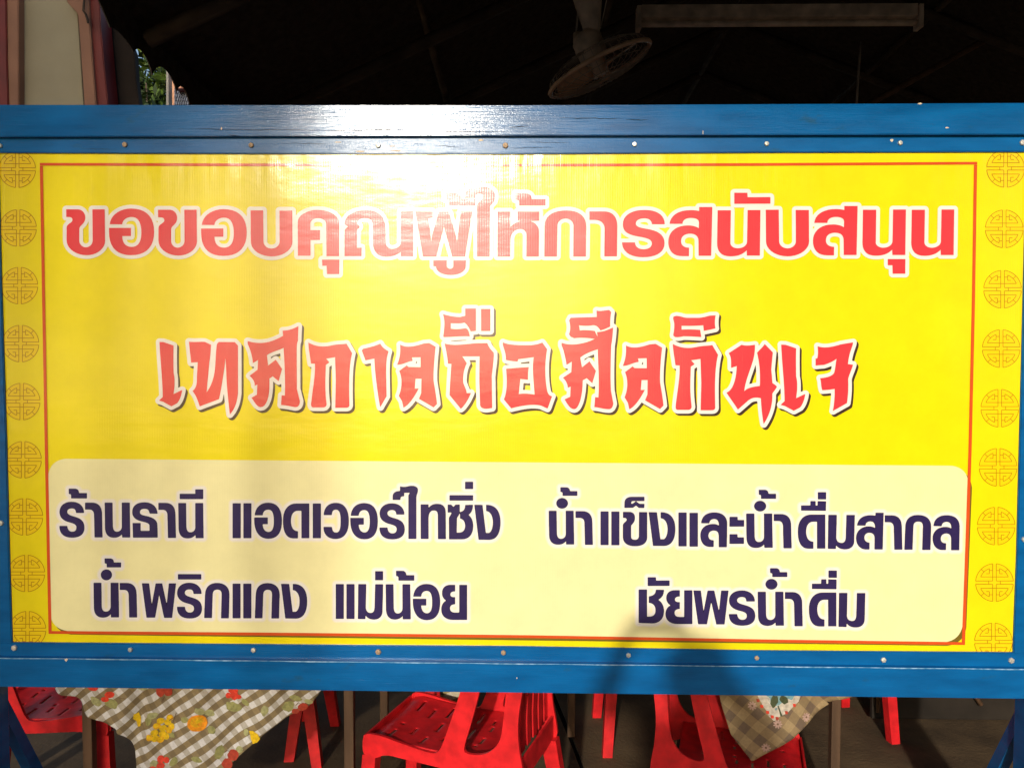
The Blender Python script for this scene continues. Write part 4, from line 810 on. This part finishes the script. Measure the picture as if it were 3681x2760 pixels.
# ------------------------------------------------------------------ ceiling fan and tube light
fc = P(2155, 250, .75)
fan = empty('ceiling_fan', fc); tag(fan, 'dusty ceiling orbit fan with wire guard hanging in the dark above the sign', 'fan')
N = Vector((.42, .06, -.90)).normalized(); Q = N.to_track_quat('Z', 'Y'); R_ = .207
def fl(r, a, h): return Q @ Vector((r*math.cos(a), r*math.sin(a), h))
bm = bmesh.new(); n = 48
add_tube(bm, [fl(R_, k*2*math.pi/n, 0) for k in range(n+1)], .009, 6, False); bmobj('guard_ring', bm, FANW, fan, True)
for sgn, dep, nm in ((1, .045, 'front_guard'), (-1, .075, 'rear_guard')):
    bm = bmesh.new()
    for k in range(36):
        a = k*2*math.pi/36; add_tube(bm, [fl(R_*math.cos(t), a, sgn*dep*math.sin(t)**.8 if t else 0) for t in (0, .35, .8, 1.2, 1.45)], .0013, 4)
    for rr in (.55, .85): add_tube(bm, [fl(R_*rr, k*2*math.pi/24, sgn*dep*(1-rr*rr)**.5) for k in range(25)], .0014, 4, False)
    bmobj(nm, bm, WIRE, fan, True)
for k in range(3):
    a0 = k*2*math.pi/3+.5; bm = bmesh.new(); g = []
    for i in range(7):
        r_ = .03+i*.0255; w_ = .25+.45*math.sin(math.pi*(i+1)/8)
        g.append([bm.verts.new(fl(r_, a0-w_, -.018)), bm.verts.new(fl(r_, a0, 0)), bm.verts.new(fl(r_, a0+w_, .02))])
    for a, b in zip(g, g[1:]): bm.faces.new((a[0], a[1], b[1], b[0])); bm.faces.new((a[1], a[2], b[2], b[1]))
    bl = bmobj('blade', bm, FANW, fan, True); s = bl.modifiers.new('t', 'SOLIDIFY'); s.thickness = .003
tube('motor', [fl(0, 0, .02), fl(0, 0, -.03), fl(0, 0, -.05), fl(0, 0, -.12), fl(0, 0, -.15)], [.03, .035, .055, .058, .03], OFFW, fan, 20)
top = P(2110, -120, .75)-fc; mid = P(2132, 165, .75)-fc
tube('drop_arm', [top, P(2112, 0, .75)-fc, P(2125, 90, .75)-fc, mid, P(2135, 195, .75)-fc], [.072, .055, .036, .022, .03], OFFW, fan, 16)
tube('swivel_arm', [P(2075, 118, .75)-fc, P(2082, 150, .75)-fc, P(2090, 195, .75)-fc, P(2105, 215, .75)-fc], [.016, .024, .022, .02], OFFW, fan, 12)
tube('pull_cord', [P(2085, 0, .76)-fc, P(2076, 60, .76)-fc, P(2072, 115, .76)-fc], .004, WIRE, fan, 6)
la, lb = P(2290, 50, .98), P(3318, 60, .98)
lamp = empty('tube_light', (la+lb)/2); tag(lamp, 'unlit long fluorescent tube fitting at the top right in the dark', 'light fitting')
c0 = (la+lb)/2; hl = (lb-la).length/2
def lb_(n_, a, b, m_, bv=.002): return box(n_, a, b, m_, lamp, bv)
lb_('housing', (-hl+.02, .0, -.005), (hl-.02, .055, .045), OFFW)
for s in (-1, 1): lb_('lamp_holder', (s*hl-(.018 if s > 0 else 0), -.008, -.052), (s*hl+(.018 if s < 0 else 0), .045, .04), OFFW)
tube('glass_tube', [(-hl+.018, .018, -.026), (hl-.018, .018, -.026)], .013, OFFW, lamp, 12)
pa, pb = P(3140, 366, 2.2), P(3700, 58, 2.2)
tag(tube('bamboo_pole', [pa-Vector((.4, 0, .22)), pa, pb, pb+Vector((.3, 0, .17))], .018, WOODLEG), 'thin slanting pole barely visible in the dark upper right', 'pole')
tag(tube('hanging_cord', [P(3095, 150, 1.9), P(3090, 210, 1.9), P(3084, 300, 1.9), P(3078, 400, 1.9)], .006, WIRE), 'faint cord hanging in the dark behind the right half of the top rail', 'cord')

# ------------------------------------------------------------------ left background: shrine front, tree, pavilion
PINK = mat('faded pink trim', lin((142, 104, 84)), .7, .3, var=.12, vscale=4, bump=.002, bscale=30)
CREAMW = mat('weathered cream board', lin((152, 145, 122)), .75, .2, var=.10, vscale=3, bump=.001, bscale=60)
DKRED = mat('dark red lacquer', (.13, .007, .007), .5, .4, var=.25, vscale=6)
BRN = mat('dark brown board', (.022, .016, .013), .8, .2, var=.3, vscale=6)
YB = 1.9
shr = empty('shrine_front', (P(150, 400, YB).x, YB, 0)); tag(shr, 'red and pink shrine front with cream board panel at the upper left', 'shrine')
def sp_(name, px, y, d, m, bv=.004):
    return prism(name, [P(a, b, y)-Vector(shr.location) for a, b in px], (0, d, 0), m, shr, bv)
B_ = 1150
sp_('panel', [(45, -80), (232, -80), (240, 8), (262, 30), (278, 45), (283, 120), (300, 375), (330, B_), (88, B_), (50, 100)], YB+.05, .03, CREAMW, .002)
sp_('frame_post', [(20, -80), (66, -80), (67, 375), (72, B_), (30, B_), (24, 200)], YB, .10, PINK)
sp_('frame_post', [(232, -80), (314, -80), (320, 60), (332, 220), (345, 378), (400, B_), (345, B_), (303, 378), (285, 120), (279, 48), (262, 32), (240, 8)], YB, .10, PINK)
sp_('column', [(-60, -80), (20.5, -80), (24, 200), (29, 378), (36, B_), (-60, B_)], YB-.01, .13, DKRED)
sp_('column', [(314.5, -80), (352, -80), (362, 100), (376, 260), (388, 378), (450, B_), (400.5, B_), (345.5, 378), (332.5, 220), (320.5, 60)], YB+.02, .12, DKRED)
sp_('side_board', [(340, -80), (440, 80), (470, 160), (482, 190), (490, 300), (500, 378), (560, B_), (451, B_), (389, 378), (377, 260), (363, 100)], YB+.16, .05, BRN)
tube('cord_loop', [P(a, b, YB-.02)-Vector(shr.location) for a, b in ((306, -60), (303, 0), (300, 40), (308, 52), (314, 70), (317, 84))], .006, BLACKCLOTH, shr, 6)

LEAFM = [mat('leaf mid', (.060, .105, .012), .6, .3, var=.5, vscale=4), mat('leaf yellow green', (.14, .17, .018), .6, .3, var=.4, vscale=4), mat('leaf dark', (.025, .045, .012), .6, .3, var=.4, vscale=4)]
BARK = mat('bark', (.12, .09, .065), .9, .1, var=.4, vscale=10, bump=.01, bscale=20, stretch=(1, 1, .2))
def tree(name, base, crown, rad, nleaf, size, lab, dens=1.0, trunk_r=.09, clump=26):
    t = empty(name, base); tag(t, lab, 'tree'); c = Vector(crown)-Vector(base); rng = np.random.RandomState(int(abs(base[0]*10+base[1]*7)) % 1000)
    bm = bmesh.new(); add_tube(bm, [(0, 0, 0), (.04, 0, c.z*.35), (c.x*.5, c.y*.5, c.z*.7), (c.x, c.y, c.z+rad[2]*.3)], [trunk_r, trunk_r*.8, trunk_r*.6, trunk_r*.2], 9)
    for k in range(9):
        a = k*2.4; e = c+Vector((rad[0]*.75*math.cos(a), rad[1]*.75*math.sin(a), rad[2]*random.uniform(-.5, .7)))
        s = Vector((c.x*.5, c.y*.5, c.z*random.uniform(.6, .85))); add_tube(bm, [s, s.lerp(e, .5)+Vector((0, 0, .1)), e], [trunk_r*.4, trunk_r*.25, .008], 6)
    bmobj('trunk', bm, BARK, t, True)
    cen = rng.normal(size=(clump, 3)); cen /= np.linalg.norm(cen, axis=1)[:, None]; cen *= rng.uniform(.25, .9, (clump, 1))
    ci = rng.randint(0, clump, nleaf); pos = cen[ci]+rng.normal(size=(nleaf, 3))*.17*rng.uniform(.6, 1.5, (nleaf, 1)); pos = pos*np.array(rad)+np.array(c)
    u = rng.normal(size=(nleaf, 3)); u /= np.linalg.norm(u, axis=1)[:, None]; v = np.cross(u, rng.normal(size=(nleaf, 3))); v /= np.linalg.norm(v, axis=1)[:, None]
    sz = size*rng.uniform(.6, 1.3, (nleaf, 1)); A = pos-u*sz; B = pos+v*sz*.38; Cc = pos+u*sz; Dd = pos-v*sz*.38
    vs = np.stack([A, B, Cc, Dd], 1).reshape(-1, 3); m = bpy.data.meshes.new('crown')
    m.from_pydata(vs.tolist(), [], np.arange(nleaf*4).reshape(-1, 4).tolist())
    for x in LEAFM: m.materials.append(x)
    m.polygons.foreach_set('material_index', ((ci+rng.randint(0, 2, nleaf)) % 3).astype(np.int32)); link(bpy.data.objects.new('crown', m), t)
    return t
# beyond the canopy
pt = P(540, 260, 6.5)
tree('leafy_tree', (pt.x-.5, 7.3, 0), (pt.x-.15, 7.3, P(510, 196, 7.3).z-1.70), (1.7, 1.1, 1.8), 34000, .065, 'sunlit leafy tree seen in the gap left of the black canopy edge', clump=60)
PEACH = mat('peach plaster', (.70, .36, .22), .8, .2, var=.15, vscale=3); TILE = mat('blue grey roof tile', (.20, .22, .28), .7, .3, var=.3, vscale=30, bump=.01, bscale=25, stretch=(1, 1, .5)); GREYP = mat('grey post', (.33, .30, .27), .7, .3)
pv_ = empty('pavilion', (P(640, 380, 5.2).x, 5.3, 0)); tag(pv_, 'peach pavilion with blue grey tiled roof glimpsed under the canopy scallops', 'building')
def pp(name, px, y, d, m): return prism(name, [P(a, b, y)-Vector(pv_.location) for a, b in px], (0, d, 0), m, pv_, .003)
pp('wall', [(605, 150), (760, 150), (760, 700), (605, 700)], 5.45, .12, PEACH)
pp('corner_post', [(597, 150), (605, 150), (606, 378), (608, 700), (597, 700)], 5.2, .08, GREYP)
pp('eave_board', [(627, 317), (760, 315), (760, 319.5), (627, 320)], 5.22, .16, DKRED)
# roof face of overlapping tiles
V = []; FS = []
for r_ in range(11):
    for c_ in range(16):
        x0, x1 = 628+c_*8+(r_ % 2)*4, 635.3+c_*8+(r_ % 2)*4; y0, y1 = 320+r_*14, 336+r_*14; k0 = len(V); yy = 5.36-r_*.006
        V += [P(x0, y0, yy)-Vector(pv_.location), P(x1, y0, yy)-Vector(pv_.location), P(x1-1.2, y1, yy-.03)-Vector(pv_.location), P((x0+x1)/2, y1+2.5, yy-.034)-Vector(pv_.location), P(x0+1.2, y1, yy-.03)-Vector(pv_.location)]; FS.append((k0, k0+1, k0+2, k0+3, k0+4))
rt = mesh('roof_tiles', V, FS, TILE, pv_); rt['kind'] = 'stuff'
s = rt.modifiers.new('t', 'SOLIDIFY'); s.thickness = .01
pp('roof_base', [(626, 322), (760, 322), (760, 600), (626, 600)], 5.38, .03, TILE)

# ------------------------------------------------------------------ behind the camera: what shades the left of the sign
bb_ = empty('shade_bamboo', (-4.6, -13.2, 0)); tag(bb_, 'unseen slender bamboo added behind the photographer to shade the left of the sign', 'bamboo')  # bamboo added out of view to cast the soft upright shade bands
CULM = mat('bamboo culm', (.16, .17, .05), .5, .4, var=.3, vscale=6)
def culm(xs, w_, lean=0.0):
    x = xs-.165*13.2-bb_.location.x; y = random.uniform(-.5, .5); x += -.165*y*0
    tube('culm', [(x-lean*2+random.uniform(-.02, .02), y, 0), (x-lean, y, 3.0), (x, y, 5.6), (x+lean*.6+random.uniform(-.04, .04), y, 7.6), (x+lean, y, 9.2)], [w_*.66, w_*.63, w_*.6, w_*.5, w_*.25], CULM, bb_, 8)
for xs, w_, l_ in ((-1.66, .09, .02), (-1.56, .08, .05), (-1.46, .10, -.02), (-1.37, .08, .03), (-1.28, .10, -.03), (-1.19, .09, .02), (-1.10, .10, -.02), (-1.01, .06, .03), (-.80, .07, .01), (-.70, .085, -.02), (-.60, .05, .02), (-1.9, .09, .1), (-2.2, .08, .05), (-2.5, .08, -.05), (-2.8, .08, .02)): culm(xs, w_, l_)
rng = np.random.RandomState(5); nl = 7000
pos = rng.normal(size=(nl, 3))*np.array((.85, .5, .85))+np.array((-.8, 0, 8.9)); u = rng.normal(size=(nl, 3)); u /= np.linalg.norm(u, axis=1)[:, None]; v = np.cross(u, rng.normal(size=(nl, 3))); v /= np.linalg.norm(v, axis=1)[:, None]
vv = np.stack([pos-u*.16, pos+v*.028, pos+u*.16, pos-v*.028], 1).reshape(-1, 3)
mesh('foliage', vv.tolist(), np.arange(nl*4).reshape(-1, 4).tolist(), LEAFM[0], bb_)
tree('shade_tree', (-10.8, -15.5, 0), (-10.4, -15.2, 6.8), (3.4, 2.0, 4.6), 12000, .26, 'larger dense tree behind the photographer at the far left', trunk_r=.2, clump=70)
hb = empty('concrete_house', (6.2, -15.0, 0)); tag(hb, 'plain two storey house standing far behind the photographer on the right', 'house')
HW_ = mat('house render', (.13, .125, .11), .9, .1, var=.2, vscale=1); HG = mat('dark window glass', (.02, .025, .03), .1, .5)
box('wall', (-3.3, -4, 0), (5.5, 0, 7.6), HW_, hb); box('roof', (-3.6, -4.3, 7.605), (5.8, .4, 7.9), TILE, hb)
for wx in (-2.2, -.2, 1.8, 3.8):
    for wz in (1.0, 4.4):
        box('window', (wx, .002, wz), (wx+1.1, .06, wz+1.5), HG, hb, .01)

# ------------------------------------------------------------------ the photographer, who throws the shadow at the bottom of the sign
SKIN = mat('skin', (.34, .19, .12), .5, .4, var=.08, vscale=20); SHIRT = mat('dark shirt cotton', (.06, .07, .10), .85, .2, var=.15, vscale=30); TROU = mat('grey trousers', (.07, .065, .06), .85, .2); HAIR = mat('black hair', (.012, .010, .010), .4, .5)
PHB = mat('phone body', (.02, .02, .022), .2, .5)
def skin(name, chains, m, parent, sub=1):
    vs = []; es = []; rad = []; idx = {}
    for ch in chains:
        prev = None
        for (x, y, z, r) in ch:
            key = (round(x, 4), round(y, 4), round(z, 4))
            if key not in idx: idx[key] = len(vs); vs.append((x, y, z)); rad.append(r)
            if prev is not None and prev != idx[key]: es.append((prev, idx[key]))
            prev = idx[key]
    me = bpy.data.meshes.new(name); me.from_pydata(vs, es, []); ob = link(bpy.data.objects.new(name, me), parent); me.materials.append(m)
    md = ob.modifiers.new('skin', 'SKIN'); md.use_smooth_shade = True
    for i, sv in enumerate(me.skin_vertices[0].data): sv.radius = (rad[i], rad[i]); sv.use_root = (i == 0)
    sb = ob.modifiers.new('sub', 'SUBSURF'); sb.levels = sub; sb.render_levels = sub
    return ob
per = empty('person', (.10, -2.86, 0)); tag(per, 'person in dark shirt standing behind the camera with both arms raised to hold a phone', 'person')
ph = CAM-Vector(per.location)              # lens position seen from the person
HZ = 1.50; cx_ = 0.0
HL = (ph.x-.085, ph.y-.035, ph.z-.05); HR = (ph.x+.085, ph.y-.035, ph.z-.05)
EL = (-.30, .20, 1.41); ER = (.27, .13, 1.41)
arms = [[(0, 0, 1.0, .135), (0, 0, 1.18, .125), (0, 0, 1.42, .14), (0, .01, 1.51, .064), (0, .02, 1.57, .058), (0, .035, 1.65, .088), (0, .03, 1.73, .080)],
        [(0, 0, 1.42, .14), (-.17, 0, 1.46, .064), (*EL, .056), (*HL, .028)], [(0, 0, 1.42, .14), (.17, 0, 1.46, .064), (*ER, .056), (*HR, .028)],
        [(0, 0, 1.0, .135), (-.09, 0, .90, .095), (-.10, .02, .48, .058), (-.11, -.01, .08, .040), (-.12, .12, .035, .034)], [(0, 0, 1.0, .135), (.09, 0, .90, .095), (.11, .02, .48, .058), (.13, -.01, .08, .040), (.14, .12, .035, .034)]]
skin('body', arms, SKIN, per, 2)
skin('shirt', [[(0, 0, .96, .185), (0, 0, 1.18, .175), (0, 0, 1.42, .185), (0, .005, 1.50, .085)], [(0, 0, 1.42, .185), (-.185, 0, 1.465, .085), (-.27, .15, 1.43, .078)], [(0, 0, 1.42, .185), (.185, 0, 1.465, .085), (.26, .10, 1.43, .080)]], SHIRT, per, 2)
skin('trousers', [[(0, 0, 1.0, .15), (-.09, 0, .88, .108), (-.10, .02, .48, .076), (-.11, -.01, .12, .060)], [(0, 0, 1.0, .15), (.09, 0, .88, .108), (.11, .02, .48, .076), (.13, -.01, .12, .060)]], TROU, per, 2)
bm = bmesh.new(); bmesh.ops.create_uvsphere(bm, u_segments=20, v_segments=14, radius=1)
for v in bm.verts: v.co = Vector((v.co.x*.104, v.co.y*.112-.012, v.co.z*.110+1.70))
bmobj('hair', bm, HAIR, per, True)
bm = bmesh.new(); bmesh.ops.create_uvsphere(bm, u_segments=20, v_segments=14, radius=1)
for v in bm.verts:
    x, y, z = v.co; yy = y*.092+.025
    if y > .75 and abs(x) < .25 and -.35 < z < .05: yy += .018
    v.co = Vector((x*.078*(1-.18*max(0, -z)), yy, z*.118+1.665))
bmobj('face', bm, SKIN, per, True)
for s in (-1, 1):
    bm = bmesh.new(); bmesh.ops.create_uvsphere(bm, u_segments=8, v_segments=6, radius=.011); o_ = bmobj('eye', bm, HAIR, per, True); o_.location = (s*.03, .108, 1.675)
    bm = bmesh.new(); bmesh.ops.create_uvsphere(bm, u_segments=8, v_segments=6, radius=.025); o_ = bmobj('ear', bm, SKIN, per, True); o_.location = (s*.085, .01, 1.665); o_.scale = (.4, .7, 1.2)
    H = Vector(HL if s < 0 else HR)
    for k in range(4):      # fingers wrap over the edge of the phone, thumb in front of the screen
        ln = (.030, .034, .032, .026)[k]; b0 = H+Vector((s*.006, .004, .022-.017*k)); 
        skin('finger', [[(b0.x, b0.y, b0.z, .0085), (b0.x-s*.004, b0.y+ln*.6, b0.z+.003, .008), (b0.x-s*.016, b0.y+ln*.9, b0.z+.002, .0075), (b0.x-s*.030, b0.y+ln*.95, b0.z, .0065)]], SKIN, per)
    skin('thumb', [[(H.x-s*.004, H.y-.004, H.z+.012, .0105), (H.x-s*.020, H.y-.006, H.z+.030, .0095), (H.x-s*.034, H.y-.002, H.z+.044, .008)]], SKIN, per)
phone = box('mobile_phone', (-.072, -.0045, -.055), (.072, .0045, .015), PHB, None, .003)
phone.location = CAM+Vector((0, -.030, -.006)); tag(phone, 'dark mobile phone held level in both hands of the person', 'phone')
